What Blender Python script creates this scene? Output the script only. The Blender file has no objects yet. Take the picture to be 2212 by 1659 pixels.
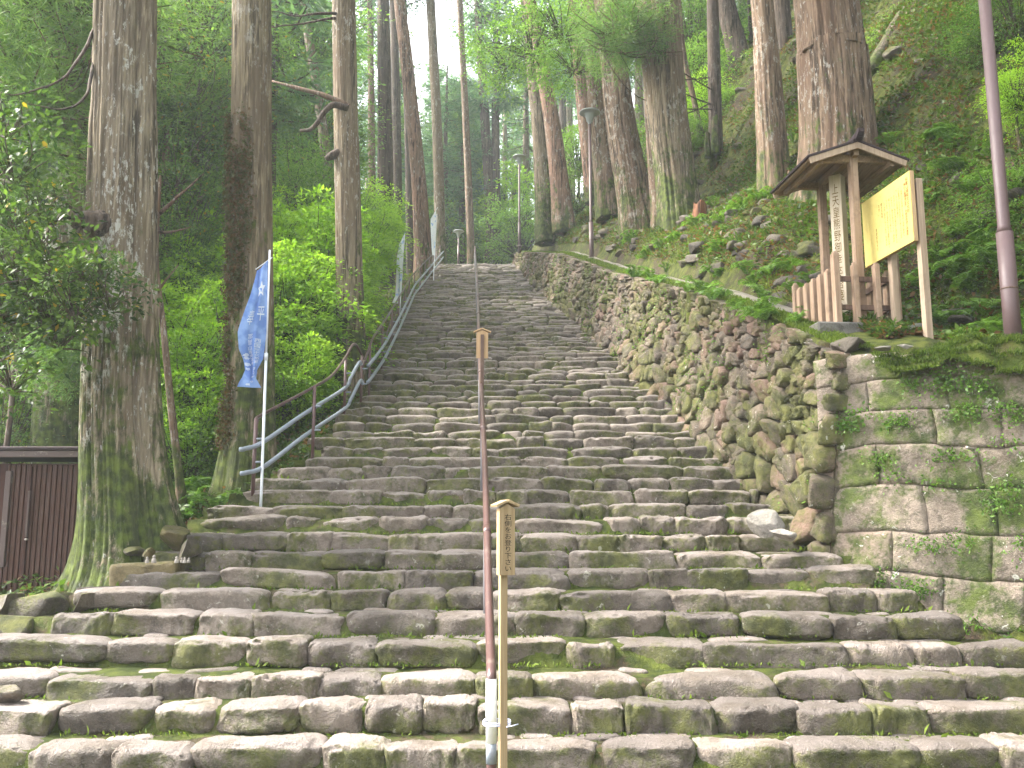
import bpy, bmesh, math, random
import numpy as np
from mathutils import Vector

# ------------------------------------------------------------------ camera, sky, sun, exposure
scene = bpy.context.scene
COL = scene.collection
EYE = 1.53
PITCH = math.radians(9.0)
cam_d = bpy.data.cameras.new('camera')
cam = bpy.data.objects.new('camera', cam_d)
COL.objects.link(cam)
cam.location = (0, 0, EYE)
cam.rotation_euler = (math.radians(90) + PITCH, 0, 0)
cam_d.sensor_width = 36
cam_d.lens = 33.04
cam_d.clip_start = 0.05
cam_d.clip_end = 2000
scene.camera = cam

SUN_EL, SUN_AZ = math.radians(48), math.radians(-80)      # azimuth from +Y (the view) towards +X
world = bpy.data.worlds.new('World')
scene.world = world
world.use_nodes = True
wn = world.node_tree
wn.nodes.clear()
sky = wn.nodes.new('ShaderNodeTexSky')
sky.sky_type = 'NISHITA'
sky.sun_disc = False
sky.sun_elevation = SUN_EL
sky.sun_rotation = SUN_AZ
sky.dust_density = 4.0
hsv = wn.nodes.new('ShaderNodeHueSaturation')
hsv.inputs['Saturation'].default_value = 0.22              # bright thin overcast: almost white
bg = wn.nodes.new('ShaderNodeBackground')
bg.inputs['Strength'].default_value = 0.09
wo = wn.nodes.new('ShaderNodeOutputWorld')
wn.links.new(sky.outputs[0], hsv.inputs['Color'])
wn.links.new(hsv.outputs[0], bg.inputs['Color'])
wn.links.new(bg.outputs[0], wo.inputs['Surface'])

sun_d = bpy.data.lights.new('sun', 'SUN')
sun = bpy.data.objects.new('sun', sun_d)
COL.objects.link(sun)
sun_d.energy = 1.4
sun_d.angle = math.radians(11)
sun_d.color = (1.0, 0.93, 0.81)
sd = Vector((math.sin(SUN_AZ) * math.cos(SUN_EL), math.cos(SUN_AZ) * math.cos(SUN_EL), math.sin(SUN_EL)))
sun.rotation_euler = sd.to_track_quat('Z', 'Y').to_euler()

vs = scene.view_settings
vs.view_transform = 'Standard'
vs.look = 'None'
vs.gamma = 1.0
vs.exposure = 3.6
vs.use_curve_mapping = False
cy = scene.cycles
cy.max_bounces = 7
cy.diffuse_bounces = 4
cy.glossy_bounces = 2
cy.transmission_bounces = 5
cy.transparent_max_bounces = 4
cy.volume_bounces = 1
cy.use_denoising = True
cy.sample_clamp_indirect = 6.0

# ------------------------------------------------------------------ helpers
rng = np.random.default_rng(7)
R = random.Random(11)
CP, SP = math.cos(PITCH), math.sin(PITCH)
FPX = 2030.0


def W(px, py, Y):
    """A point of the place: measured at (px, py) on the photograph (2212 px wide), Y metres ahead."""
    u, v = (px - 1106) / FPX, (829.5 - py) / FPX
    dx, dy, dz = u, CP - SP * v, SP + CP * v
    t = Y / dy
    return np.array((dx * t, Y, EYE + dz * t))


def tab(xs, ys):
    xs, ys = np.array(xs, float), np.array(ys, float)
    return lambda q: np.interp(q, xs, ys)


def smooth(a, b, x):
    t = np.clip((np.asarray(x, float) - a) / (b - a), 0, 1)
    return t * t * (3 - 2 * t)


class Noise:
    """Cheap smooth noise: sums of plane waves, about -1..1."""
    def __init__(self, seed, n=14):
        g = np.random.default_rng(seed)
        d = g.normal(size=(n, 3))
        d /= np.linalg.norm(d, axis=1)[:, None]
        self.k = d * g.uniform(.55, 1.6, (n, 1))
        self.p = g.uniform(0, 6.283, n)

    def __call__(self, P, f=1.0, octaves=3):
        P = np.atleast_2d(np.asarray(P, float))
        out, amp, tot = np.zeros(len(P)), 1.0, 0.0
        for _ in range(octaves):
            out += amp * np.sin(P @ (self.k.T * f * 3.2) + self.p).sum(1) / math.sqrt(len(self.p)) * .9
            tot += amp
            f *= 2.05
            amp *= .52
        return out / tot


N1, N2, N3 = Noise(1), Noise(2), Noise(3)


def unit(a):
    a = np.asarray(a, float)
    return a / np.maximum(np.linalg.norm(a, axis=-1, keepdims=True), 1e-9)


def mesh(name, V, F, mat=None, flat=False):
    me = bpy.data.meshes.new(name)
    if isinstance(F, np.ndarray):
        V = np.ascontiguousarray(V, dtype=np.float32)
        n, k = F.shape
        me.vertices.add(len(V))
        me.vertices.foreach_set('co', V.ravel())
        me.loops.add(n * k)
        me.loops.foreach_set('vertex_index', np.ascontiguousarray(F, dtype=np.int32).ravel())
        me.polygons.add(n)
        me.polygons.foreach_set('loop_start', np.arange(0, n * k, k, dtype=np.int32))
        me.update(calc_edges=True)
    else:
        me.from_pydata([tuple(map(float, v)) for v in V], [], [tuple(map(int, f)) for f in F])
    if not flat:
        me.shade_smooth()
    for m in (mat if isinstance(mat, (list, tuple)) else [mat]):
        if m:
            me.materials.append(m)
    return me


def link(name, me, parent=None, loc=None):
    o = bpy.data.objects.new(name, me)
    COL.objects.link(o)
    if parent is not None:
        o.parent = parent
    if loc is not None:
        o.location = [float(c) for c in loc]
    return o


def tag(o, label=None, cat=None, group=None, kind=None):
    for k, v in (('label', label), ('category', cat), ('group', group), ('kind', kind)):
        if v:
            o[k] = v
    return o


def thing(name, loc, label, cat, group=None, rz=0):
    o = link(name, None, loc=loc)
    o.rotation_euler = (0, 0, rz)
    o.empty_display_size = .2
    return tag(o, label, cat, group, 'thing')


class MB:
    """Collects shapes into one mesh."""
    def __init__(self):
        self.V, self.F = [], []

    def add(self, V, F):
        b = len(self.V)
        self.V.extend(tuple(map(float, v)) for v in V)
        self.F.extend(tuple(int(i) + b for i in f) for f in F)
        return self

    def box(self, c, s, ax=None, bev=0.0):
        """box of size s at c; ax = 3 unit axes; bev chamfers all the long edges a little."""
        ax = np.eye(3) if ax is None else np.asarray(ax, float)
        h = np.asarray(s, float) / 2
        c = np.asarray(c, float)
        if bev <= 0:
            v = [c + sx * h[0] * ax[0] + sy * h[1] * ax[1] + sz * h[2] * ax[2] for sx in (-1, 1) for sy in (-1, 1) for sz in (-1, 1)]
            return self.add(v, [(0, 1, 3, 2), (4, 6, 7, 5), (0, 4, 5, 1), (2, 3, 7, 6), (0, 2, 6, 4), (1, 5, 7, 3)])
        bm = bmesh.new()
        bmesh.ops.create_cube(bm, size=1)
        for q in bm.verts:
            q.co = Vector((q.co.x * s[0], q.co.y * s[1], q.co.z * s[2]))
        bmesh.ops.bevel(bm, geom=bm.edges[:], offset=bev, segments=1, affect='EDGES')
        bm.verts.index_update()
        v = [c + q.co.x * ax[0] + q.co.y * ax[1] + q.co.z * ax[2] for q in bm.verts]
        f = [[q.index for q in p.verts] for p in bm.faces]
        bm.free()
        return self.add(v, f)

    def tube(self, pts, r, seg=10, caps=True):
        V, F = tube(pts, r, seg, caps)
        return self.add(V, F)

    def build(self, name, mat, parent=None, flat=True, loc=None):
        return link(name, mesh(name, self.V, self.F, mat, flat), parent, loc)


def tube(pts, r, seg=10, caps=True, shape=None):
    pts = np.asarray(pts, float)
    n = len(pts)
    rr = np.full(n, r, float) if np.isscalar(r) else np.asarray(r, float)
    T = np.gradient(pts, axis=0)
    T = unit(T)
    a = np.array((0, 0, 1.0)) if abs(T[0][2]) < .9 else np.array((1.0, 0, 0))
    U = unit(np.cross(T[0], a))
    th = np.linspace(0, 2 * math.pi, seg, endpoint=False)
    V = []
    for i in range(n):
        U = unit(U - T[i] * (U @ T[i]))
        Bn = np.cross(T[i], U)
        rad = rr[i] if shape is None else rr[i] * shape(i, th)
        ring = pts[i] + (np.cos(th)[:, None] * U + np.sin(th)[:, None] * Bn) * (rad[:, None] if shape is not None else rad)
        V.append(ring)
    V = np.concatenate(V)
    F = [(i * seg + j, i * seg + (j + 1) % seg, (i + 1) * seg + (j + 1) % seg, (i + 1) * seg + j) for i in range(n - 1) for j in range(seg)]
    if caps:
        F.append(tuple(range(seg))[::-1])
        F.append(tuple((n - 1) * seg + j for j in range(seg)))
    return V, F


def curve_pts(P, n=30):
    """Catmull-Rom through P."""
    P = np.asarray(P, float)
    if len(P) < 3:
        return np.array([P[0] + (P[-1] - P[0]) * t for t in np.linspace(0, 1, n)])
    Q = np.vstack([2 * P[0] - P[1], P, 2 * P[-1] - P[-2]])
    out = []
    for t in np.linspace(0, len(P) - 1 - 1e-6, n):
        i = int(t)
        f = t - i
        a, b, c, d = Q[i:i + 4]
        out.append(.5 * (2 * b + (c - a) * f + (2 * a - 5 * b + 4 * c - d) * f * f + (3 * b - a - 3 * c + d) * f ** 3))
    return np.array(out)


def copy_tree(o, parent=None):
    c = o.copy()
    COL.objects.link(c)
    c.parent = parent
    for ch in o.children:
        copy_tree(ch, c)
    return c


# ------------------------------------------------------------------ materials
class NT:
    def __init__(self, name):
        self.m = bpy.data.materials.new(name)
        self.m.use_nodes = True
        self.t = self.m.node_tree
        self.t.nodes.clear()
        self.out = self.t.nodes.new('ShaderNodeOutputMaterial')

    def n(self, typ, **kw):
        nd = self.t.nodes.new(typ)
        for k, v in kw.items():
            setattr(nd, k, v)
        return nd

    def put(self, sock, v):
        if isinstance(v, bpy.types.NodeSocket):
            self.t.links.new(v, sock)
        elif v is not None:
            if isinstance(v, (tuple, list)) and len(v) == 3 and sock.type == 'RGBA':
                v = (*v, 1)
            sock.default_value = v

    def math(self, op, a, b=None, c=None, clamp=False):
        nd = self.n('ShaderNodeMath', operation=op, use_clamp=clamp)
        for i, v in enumerate((a, b, c)):
            if v is not None:
                self.put(nd.inputs[i], v)
        return nd.outputs[0]

    def mix(self, f, a, b, blend='MIX'):
        nd = self.n('ShaderNodeMix', data_type='RGBA', blend_type=blend)
        self.put(nd.inputs[0], f)
        self.put(nd.inputs[6], a)
        self.put(nd.inputs[7], b)
        return nd.outputs[2]

    def noise(self, vec, scale, detail=4, rough=.55, dist=0):
        nd = self.n('ShaderNodeTexNoise')
        self.put(nd.inputs['Vector'], vec)
        nd.inputs['Scale'].default_value = scale
        nd.inputs['Detail'].default_value = detail
        nd.inputs['Roughness'].default_value = rough
        nd.inputs['Distortion'].default_value = dist
        return nd.outputs[0]

    def step(self, v, a, b, lo=0.0, hi=1.0):
        nd = self.n('ShaderNodeMapRange', interpolation_type='SMOOTHSTEP')
        self.put(nd.inputs[0], v)
        for i, q in enumerate((a, b, lo, hi)):
            nd.inputs[i + 1].default_value = q
        return nd.outputs[0]

    def scaled(self, vec, s):
        nd = self.n('ShaderNodeMapping')
        self.put(nd.inputs['Vector'], vec)
        nd.inputs['Scale'].default_value = s
        return nd.outputs[0]

    @property
    def pos(self):
        return self.n('ShaderNodeNewGeometry').outputs['Position']

    @property
    def obj(self):
        return self.n('ShaderNodeTexCoord').outputs['Object']

    def rand(self):
        g = self.n('ShaderNodeNewGeometry').outputs['Random Per Island']
        o = self.n('ShaderNodeObjectInfo').outputs['Random']
        return self.math('FRACT', self.math('ADD', g, self.math('MULTIPLY', o, 3.77)))

    def bump(self, h, strength, dist, prev=None):
        nd = self.n('ShaderNodeBump')
        nd.inputs['Strength'].default_value = strength
        nd.inputs['Distance'].default_value = dist
        self.put(nd.inputs['Height'], h)
        if prev is not None:
            self.put(nd.inputs['Normal'], prev)
        return nd.outputs[0]

    def bsdf(self, col, rough=.7, spec=.3, normal=None, metal=0):
        nd = self.n('ShaderNodeBsdfPrincipled')
        self.put(nd.inputs['Base Color'], col)
        self.put(nd.inputs['Roughness'], rough)
        nd.inputs['Specular IOR Level'].default_value = spec
        nd.inputs['Metallic'].default_value = metal
        if normal is not None:
            self.put(nd.inputs['Normal'], normal)
        return nd.outputs[0]

    def done(self, surf):
        self.t.links.new(surf, self.out.inputs['Surface'])
        return self.m


MOSS_A, MOSS_B = (.05, .058, .018), (.145, .15, .04)


def stone_mat(name, ca, cb, moss=.5, side_moss=.5, lichen=.0, gloss=.6, moss_scale=1.6, var=.75, lsc=15, topc=None, mosscols=None, hue=None):
    t = NT(name)
    p = t.pos
    nz = t.n('ShaderNodeSeparateXYZ')
    t.put(nz.inputs[0], t.n('ShaderNodeNewGeometry').outputs['Normal'])
    up = t.step(nz.outputs[2], .25, .85)
    big = t.noise(p, 2.2, 4)
    mid = t.noise(p, 11, 5)
    fine = t.noise(p, 70, 3, .7)
    col = t.mix(t.step(big, .35, .65), ca, cb)
    col = t.mix(t.math('MULTIPLY', t.step(mid, .46, .66), .65), col, tuple(c * .4 for c in ca))
    col = t.mix(t.math('MULTIPLY', t.step(t.noise(p, 5.5, 6, .7), .54, .66), .5), col, tuple(min(.6, c * 1.5) for c in cb))
    col = t.mix(t.math('MULTIPLY', t.step(fine, .5, .75), .45), col, tuple(min(.6, c * 1.7) for c in cb))
    if topc:
        worn = t.math('MULTIPLY', up, t.step(t.noise(p, 3.1, 5), .3, .6))
        col = t.mix(worn, col, topc)
    v = t.math('MULTIPLY_ADD', t.rand(), var, 1.0 - var / 2)
    vv = t.n('ShaderNodeCombineColor')
    for i in range(3):
        t.put(vv.inputs[i], v)
    col = t.mix(1.0, col, vv.outputs[0], 'MULTIPLY')
    mn = t.math('ADD', t.noise(p, moss_scale, 9, .68), t.math('MULTIPLY', t.noise(p, 28, 4), .22))
    side = t.math('MULTIPLY', t.math('SUBTRACT', 1.0, up), side_moss)
    mm = t.step(t.math('ADD', mn, t.math('MULTIPLY', side, .22)), .83 - moss * .32, .99 - moss * .32)
    if hue:
        col = t.mix(t.math('MULTIPLY', t.step(t.rand(), .72, .8), .7), col, hue)
    mcol = t.mix(t.step(t.noise(p, 6, 6, .65), .35, .68), *(mosscols or (MOSS_A, MOSS_B)))
    col = t.mix(t.math('MULTIPLY', mm, .88), col, mcol)
    if lichen:
        spot = t.math('MULTIPLY', t.step(t.noise(p, lsc, 6, .7, .6), .615, .65), t.step(t.noise(p, 2.6, 4), .44, .58))
        col = t.mix(t.math('MULTIPLY', spot, lichen), col, (.62, .6, .52))
    h = t.math('ADD', t.math('MULTIPLY', t.noise(p, 14, 8, .72), 1.1), t.math('MULTIPLY', fine, .45))
    nrm = t.bump(h, 1.0, .045)
    rough = t.math('ADD', t.math('MULTIPLY', mm, .35), gloss)
    return t.done(t.bsdf(col, rough, .35, nrm))


M = {}
M['step_stone'] = stone_mat('step_stone', (.122, .097, .076), (.185, .150, .122), moss=.56, side_moss=.5, gloss=.5, lichen=.4, topc=(.232, .196, .178))
M['wall_stone'] = stone_mat('wall_stone', (.10, .078, .058), (.18, .135, .095), moss=.74, side_moss=.3, lichen=.55, moss_scale=.9, hue=(.17, .095, .07))
M['block_stone'] = stone_mat('block_stone', (.19, .15, .115), (.33, .265, .21), moss=.74, side_moss=.3, lichen=1.0, lsc=11, moss_scale=1.9, var=.35, mosscols=((.035, .06, .010), (.105, .15, .02)), hue=(.26, .19, .15))
M['pale_stone'] = stone_mat('pale_stone', (.24, .22, .19), (.32, .29, .26), moss=.25, side_moss=.3, lichen=.2)
M['rock'] = stone_mat('rock', (.075, .062, .048), (.13, .105, .08), moss=1.0, side_moss=-.4)
M['yellow_rock'] = stone_mat('yellow_rock', (.15, .115, .05), (.20, .155, .07), moss=.85, side_moss=-.3)
M['concrete'] = stone_mat('concrete', (.21, .185, .15), (.28, .25, .21), moss=.55, side_moss=.2)
M['plinth'] = stone_mat('plinth', (.16, .15, .135), (.25, .235, .21), moss=.35, side_moss=.4, lichen=.6)


def soil_mat(name, ca, cb, moss, scale=.9, mosscols=(MOSS_A, MOSS_B)):
    t = NT(name)
    p = t.pos
    col = t.mix(t.step(t.noise(p, 5, 6, .65), .35, .65), ca, cb)
    lit = t.step(t.noise(p, 34, 4, .7), .52, .66)
    col = t.mix(t.math('MULTIPLY', lit, .6), col, (.16, .10, .055))
    mm = t.step(t.math('ADD', t.noise(p, scale, 6, .65), t.math('MULTIPLY', t.noise(p, 22, 3), .2)), .78 - moss * .4, .92 - moss * .4)
    mc = t.mix(t.step(t.noise(p, 7, 5), .35, .68), *mosscols)
    col = t.mix(mm, col, mc)
    h = t.math('ADD', t.noise(p, 18, 5, .7), t.math('MULTIPLY', t.noise(p, 90, 3, .7), .5))
    return t.done(t.bsdf(col, .9, .15, t.bump(h, .9, .05)))


M['soil'] = soil_mat('forest_soil', (.032, .024, .017), (.06, .044, .03), .78, .9, ((.03, .04, .010), (.10, .115, .022)))
M['tread'] = soil_mat('tread_moss', (.06, .048, .03), (.10, .08, .055), .8, 2.2, ((.035, .048, .012), (.095, .115, .024)))
M['moss'] = soil_mat('bright_moss', (.06, .055, .025), (.09, .08, .03), .85, 1.5, ((.045, .065, .012), (.13, .155, .03)))
M['joint'] = soil_mat('mossy_joint', (.035, .028, .02), (.06, .048, .03), .45, 1.4)


def bark_mat(name, ca, cb, moss=.3, moss_h=4.0, lichen=.4, red=0.0, freq=9.0):
    t = NT(name)
    o = t.obj
    rnd = t.n('ShaderNodeObjectInfo').outputs['Random']
    off = t.n('ShaderNodeVectorMath', operation='ADD')
    t.put(off.inputs[0], o)
    cmb = t.n('ShaderNodeCombineXYZ')
    t.put(cmb.inputs[0], t.math('MULTIPLY', rnd, 17.0))
    t.put(cmb.inputs[2], t.math('MULTIPLY', rnd, 31.0))
    t.put(off.inputs[1], cmb.outputs[0])
    q = off.outputs[0]
    s1 = t.noise(t.scaled(q, (freq, freq, .4)), 1.0, 8, .66, .5)
    s2 = t.noise(t.scaled(q, (freq * 3.0, freq * 3.0, 1.8)), 1.0, 8, .7, .4)
    freq *= 2.1
    ca, cb = (ca[0] * .95, ca[1] * .93, ca[2] * .9), (cb[0] * .85, cb[1] * .84, cb[2] * .82)
    stre = t.math('ADD', t.math('MULTIPLY', s1, .55), t.math('MULTIPLY', s2, .45))
    col = t.mix(t.step(stre, .43, .53), tuple(c * .26 for c in ca), ca)
    col = t.mix(t.step(t.noise(t.scaled(q, (2.2, 2.2, .5)), 1.0, 4), .42, .68), col, cb)
    col = t.mix(t.math('MULTIPLY', t.step(s2, .5, .66), .55), col, tuple(min(.6, c * 1.7) for c in ca))
    if lichen:
        ln = t.math('ADD', t.noise(t.scaled(q, (9, 9, 4.5)), 1.0, 6, .75), t.math('MULTIPLY', t.noise(t.scaled(q, (1.3, 1.3, .5)), 1.0, 2), .35))
        lm = t.step(ln, .745, .80)
        col = t.mix(t.math('MULTIPLY', lm, lichen), col, (.40, .385, .34))
    fl = t.math('MULTIPLY', t.step(t.noise(t.scaled(q, (34, 34, 7)), 1.0, 3, .6), .615, .66), t.step(t.noise(t.scaled(q, (1.6, 1.6, .8)), 1.0, 3), .40, .6))
    col = t.mix(t.math('MULTIPLY', fl, min(1.0, lichen * 1.4)), col, (.40, .385, .35))
    if moss:
        sp = t.n('ShaderNodeSeparateXYZ')
        t.put(sp.inputs[0], o)
        hgt = t.math('SUBTRACT', 1.0, t.math('DIVIDE', sp.outputs[2], moss_h))
        mn = t.math('ADD', t.noise(t.scaled(q, (2.8, 2.8, 1.6)), 1.0, 8, .72), t.math('ADD', t.math('MULTIPLY', hgt, .3), t.math('MULTIPLY', s2, -.25)))
        mm = t.step(mn, .68 - moss * .3, .80 - moss * .3)
        mc = t.mix(t.step(t.noise(q, 9, 4), .35, .7), (.022, .036, .008), (.085, .12, .018))
        col = t.mix(t.math('MULTIPLY', mm, .9), col, mc)
    nrm = t.bump(stre, 1.0, .05)
    nrm = t.bump(t.noise(t.scaled(q, (60, 60, 12)), 1.0, 3, .7), .4, .01, nrm)
    return t.done(t.bsdf(col, .85, .2, nrm))


M['bark_grey'] = bark_mat('bark_grey', (.21, .17, .12), (.17, .125, .085), moss=.45, moss_h=5.0, lichen=.55)
M['bark_mossy'] = bark_mat('bark_mossy', (.245, .205, .15), (.15, .115, .08), moss=.62, moss_h=4.5, lichen=1.0, freq=8)
M['bark_brown'] = bark_mat('bark_brown', (.19, .135, .095), (.15, .095, .065), moss=.3, lichen=.5, freq=7)
M['bark_red'] = bark_mat('bark_red', (.24, .145, .105), (.19, .135, .10), moss=.25, moss_h=3, lichen=.5, freq=7)
M['bark_dark'] = bark_mat('bark_dark', (.10, .075, .06), (.08, .06, .05), moss=.2, lichen=.15, freq=8)
M['bark_ivy'] = bark_mat('bark_ivy', (.22, .18, .12), (.14, .105, .07), moss=.6, moss_h=5, lichen=.35, freq=8)
M['rotten'] = bark_mat('rotten_wood', (.19, .085, .045), (.14, .07, .04), moss=.25, moss_h=1.0, lichen=.1, freq=14)
M['log'] = bark_mat('log_wood', (.12, .10, .07), (.10, .085, .055), moss=.5, moss_h=3, lichen=.2, freq=8)


def leaf_mat(name, ca, cb, trans=.4, rough=.45, spec=.35, odd=None, oddf=.03):
    t = NT(name)
    r = t.n('ShaderNodeNewGeometry').outputs['Random Per Island']
    o = t.n('ShaderNodeObjectInfo').outputs['Random']
    p = t.pos
    f = t.math('ADD', t.math('MULTIPLY', r, .6), t.math('MULTIPLY', t.noise(p, 1.1, 2), .6))
    f = t.math('ADD', f, t.math('MULTIPLY', t.math('SUBTRACT', o, .5), .3))
    col = t.mix(t.step(f, .2, 1.0), ca, cb)
    if odd:
        col = t.mix(t.math('LESS_THAN', r, oddf), col, odd)
    b = t.bsdf(col, rough, spec)
    tr = t.n('ShaderNodeBsdfTranslucent')
    t.put(tr.inputs[0], t.mix(1.0, col, (1.1, 1.25, .7), 'MULTIPLY'))
    mx = t.n('ShaderNodeMixShader')
    mx.inputs[0].default_value = trans
    t.t.links.new(b, mx.inputs[1])
    t.t.links.new(tr.outputs[0], mx.inputs[2])
    return t.done(mx.outputs[0])


M['leaf_bright'] = leaf_mat('leaf_bright', (.16, .30, .025), (.36, .52, .06), .55)
M['leaf_mid'] = leaf_mat('leaf_mid', (.075, .155, .028), (.20, .32, .06), .5)
M['leaf_dark'] = leaf_mat('leaf_dark', (.055, .11, .032), (.15, .235, .06), .5, odd=(.30, .20, .03))
M['leaf_glossy'] = leaf_mat('leaf_glossy', (.022, .048, .014), (.10, .16, .03), .4, .42, .3, odd=(.34, .24, .03), oddf=.018)
M['needle'] = leaf_mat('needle', (.06, .135, .075), (.15, .25, .12), .5)
M['needle_light'] = leaf_mat('needle_light', (.08, .16, .05), (.20, .30, .08), .48)
M['fern'] = leaf_mat('fern_green', (.065, .14, .02), (.165, .28, .045), .4)
M['ivy'] = leaf_mat('ivy_green', (.03, .035, .015), (.075, .075, .03), .25, .8, .1, odd=(.10, .06, .03), oddf=.4)
M['cover'] = leaf_mat('cover_green', (.028, .056, .012), (.11, .175, .028), .4, odd=(.17, .09, .04), oddf=.18)
M['grass'] = leaf_mat('moss_grass', (.05, .085, .014), (.15, .20, .035), .4, .7, .15)
M['bank_grass'] = leaf_mat('bank_grass', (.07, .10, .018), (.20, .24, .045), .45, .7, .15)
M['litter'] = leaf_mat('leaf_litter', (.10, .055, .03), (.24, .13, .06), .2, .8, .1)


def wood_mat(name, ca, cb, freq=40, axis=2, dirt=.0, rough=.7):
    t = NT(name)
    o = t.obj
    s = [freq, freq, freq]
    s[axis] = freq * .04
    g = t.noise(t.scaled(o, tuple(s)), 1.0, 4, .6, .6)
    col = t.mix(t.step(g, .35, .65), ca, cb)
    if dirt:
        col = t.mix(t.math('MULTIPLY', t.step(t.noise(o, 3.2, 5, .7), .48, .68), dirt), col, tuple(c * .35 for c in ca))
    return t.done(t.bsdf(col, rough, .25, t.bump(g, .4, .006)))


M['wood_new'] = wood_mat('wood_new', (.27, .19, .105), (.35, .255, .15))
M['wood_white'] = wood_mat('wood_white', (.42, .35, .26), (.52, .45, .34))
M['wood_sign'] = wood_mat('wood_sign', (.40, .26, .14), (.50, .34, .19))
M['wood_old'] = wood_mat('wood_old', (.25, .165, .11), (.34, .24, .17), dirt=.5)
M['wood_pale'] = wood_mat('wood_pale', (.30, .22, .155), (.40, .30, .22), dirt=.3)
M['wood_dark'] = wood_mat('wood_dark', (.10, .06, .045), (.16, .10, .075), dirt=.4)
M['wood_shed'] = wood_mat('wood_shed', (.04, .016, .012), (.06, .024, .017), freq=25, dirt=.4)
M['wood_eave'] = wood_mat('wood_eave', (.22, .15, .09), (.30, .21, .13), axis=1, dirt=.4)


def paint_mat(name, col, rough=.4, spec=.5, metal=0.0, wear=.0, wc=(.3, .25, .2)):
    t = NT(name)
    c = col
    n = t.noise(t.obj, 14, 5, .65)
    c = t.mix(t.math('MULTIPLY', t.step(n, .45, .75), .25), col, tuple(q * .6 for q in col))
    if wear:
        c = t.mix(t.math('MULTIPLY', t.step(t.noise(t.obj, 7, 6, .7), .58, .66), wear), c, wc)
    return t.done(t.bsdf(c, t.math('ADD', rough, t.math('MULTIPLY', n, .15)), spec, t.bump(n, .08, .004), metal))


M['brown_paint'] = paint_mat('brown_paint', (.075, .036, .033), .28, .6, wear=.25)
M['brown_post'] = paint_mat('brown_post', (.115, .062, .060), .35, .5)
M['lamp_brown'] = paint_mat('lamp_brown', (.10, .060, .060), .4, .5)
M['blue_pipe'] = paint_mat('blue_grey_pipe', (.24, .27, .32), .35, .5, wear=.2, wc=(.15, .12, .1))
M['grey_pipe'] = paint_mat('grey_pipe', (.17, .165, .18), .4, .5)
M['white_tape'] = paint_mat('white_tape', (.78, .78, .78), .5)
M['white_pole'] = paint_mat('white_pole', (.72, .74, .80), .4)
M['tie'] = paint_mat('plastic_tie', (.55, .56, .7), .4)
M['lamp_grey'] = paint_mat('lamp_grey', (.38, .40, .40), .45)
M['yellow'] = paint_mat('yellow_panel', (.58, .47, .15), .55, .25)
M['ink'] = paint_mat('ink', (.02, .018, .018), .8, .1)
M['ink_red'] = paint_mat('ink_red', (.22, .035, .008), .8, .1)
M['ink_brown'] = paint_mat('ink_brown', (.13, .08, .02), .8, .1)
M['roof_dark'] = paint_mat('roof_metal', (.04, .028, .03), .75, .2)
M['shed_metal'] = paint_mat('shed_metal', (.062, .022, .012), .5, .4, wear=.3, wc=(.06, .035, .03))
M['shed_trim'] = paint_mat('shed_trim', (.09, .06, .055), .5, .4, wear=.4)
M['bolt'] = paint_mat('bolt_metal', (.35, .31, .27), .4, .5, .6)
M['figure'] = paint_mat('figure_stone', (.30, .27, .24), .9, .1)


def cloth_mat(name, ca, cb, sc=6, th=(.4, .6)):
    t = NT(name)
    n = t.noise(t.obj, sc, 3, .5)
    col = t.mix(t.step(n, *th), ca, cb)
    b = t.bsdf(col, .8, .1)
    tr = t.n('ShaderNodeBsdfTranslucent')
    t.put(tr.inputs[0], col)
    mx = t.n('ShaderNodeMixShader')
    mx.inputs[0].default_value = .35
    t.t.links.new(b, mx.inputs[1])
    t.t.links.new(tr.outputs[0], mx.inputs[2])
    return t.done(mx.outputs[0])


M['flag_blue'] = cloth_mat('flag_blue', (.17, .28, .63), (.28, .42, .76))
M['flag_pale'] = cloth_mat('flag_pale', (.35, .52, .86), (.86, .89, .93), 6, (.34, .44))
M['flag_white'] = cloth_mat('flag_white', (.75, .8, .88), (.82, .85, .9))

# ------------------------------------------------------------------ the lie of the land
RISE, TREAD, Y1, NSTEP = .17, .45, 6.3, 85
YTOP = Y1 + TREAD * (NSTEP - 1)
SL = RISE / TREAD
ZTOP = RISE * NSTEP


def stair_z(y):
    y = np.asarray(y, float)
    z = np.where(y < Y1 - TREAD, 0, RISE + SL * (y - Y1))
    z = np.where(y > YTOP, ZTOP + .02 * np.minimum(y - YTOP, 8) + .30 * np.maximum(y - YTOP - 10, 0), z)
    return z


x_left = tab([4, 5.8, 6.9, 7.6, 8.1, 9, 9.9, 10.8, 11.7, 13, 15.6, 16.5, 21, 29, 44.1, 48, 60, 300],
             [-6.5, -5.6, -4.7, -4.2, -3.98, -3.7, -3.45, -3.4, -3.1, -2.75, -2.75, -2.65, -2.85, -3.3, -3.57, -3.7, -4, -4])
x_wall = tab([9.6, 11.5, 14.5, 18, 21, 25, 29, 36, 44.1, 50, 60, 300], [3.15, 2.95, 2.69, 2.42, 2.16, 1.75, 1.3, .75, .1, -.1, 0, 0])
x_right = tab([4, 6.75, 7.2, 7.65, 8.1, 8.55, 9, 9.45, 9.9, 11.5, 14.5, 18, 21, 25, 29, 36, 44.1, 60],
              [6.5, 6, 5.0, 4.1, 3.75, 3.55, 3.4, 3.22, 3.1, 2.97, 2.7, 2.43, 2.17, 1.76, 1.31, .76, .11, .1])
wall_top = tab([5, 8.65, 9.6, 11.5, 14.5, 21, 29, 44.1, 50, 60, 160, 400], [3.0, 3.3, 3.38, 4.16, 5.27, 7.43, 10.33, 15.0, 15.6, 17.5, 46, 60])
rise_far = tab([0, .8, 1.1, 1.6, 2.2, 3.2, 4, 5, 8, 30, 80], [0, 0, .75, 1.05, 1.3, 1.9, 3.1, 4.6, 8.5, 34, 60])
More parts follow.
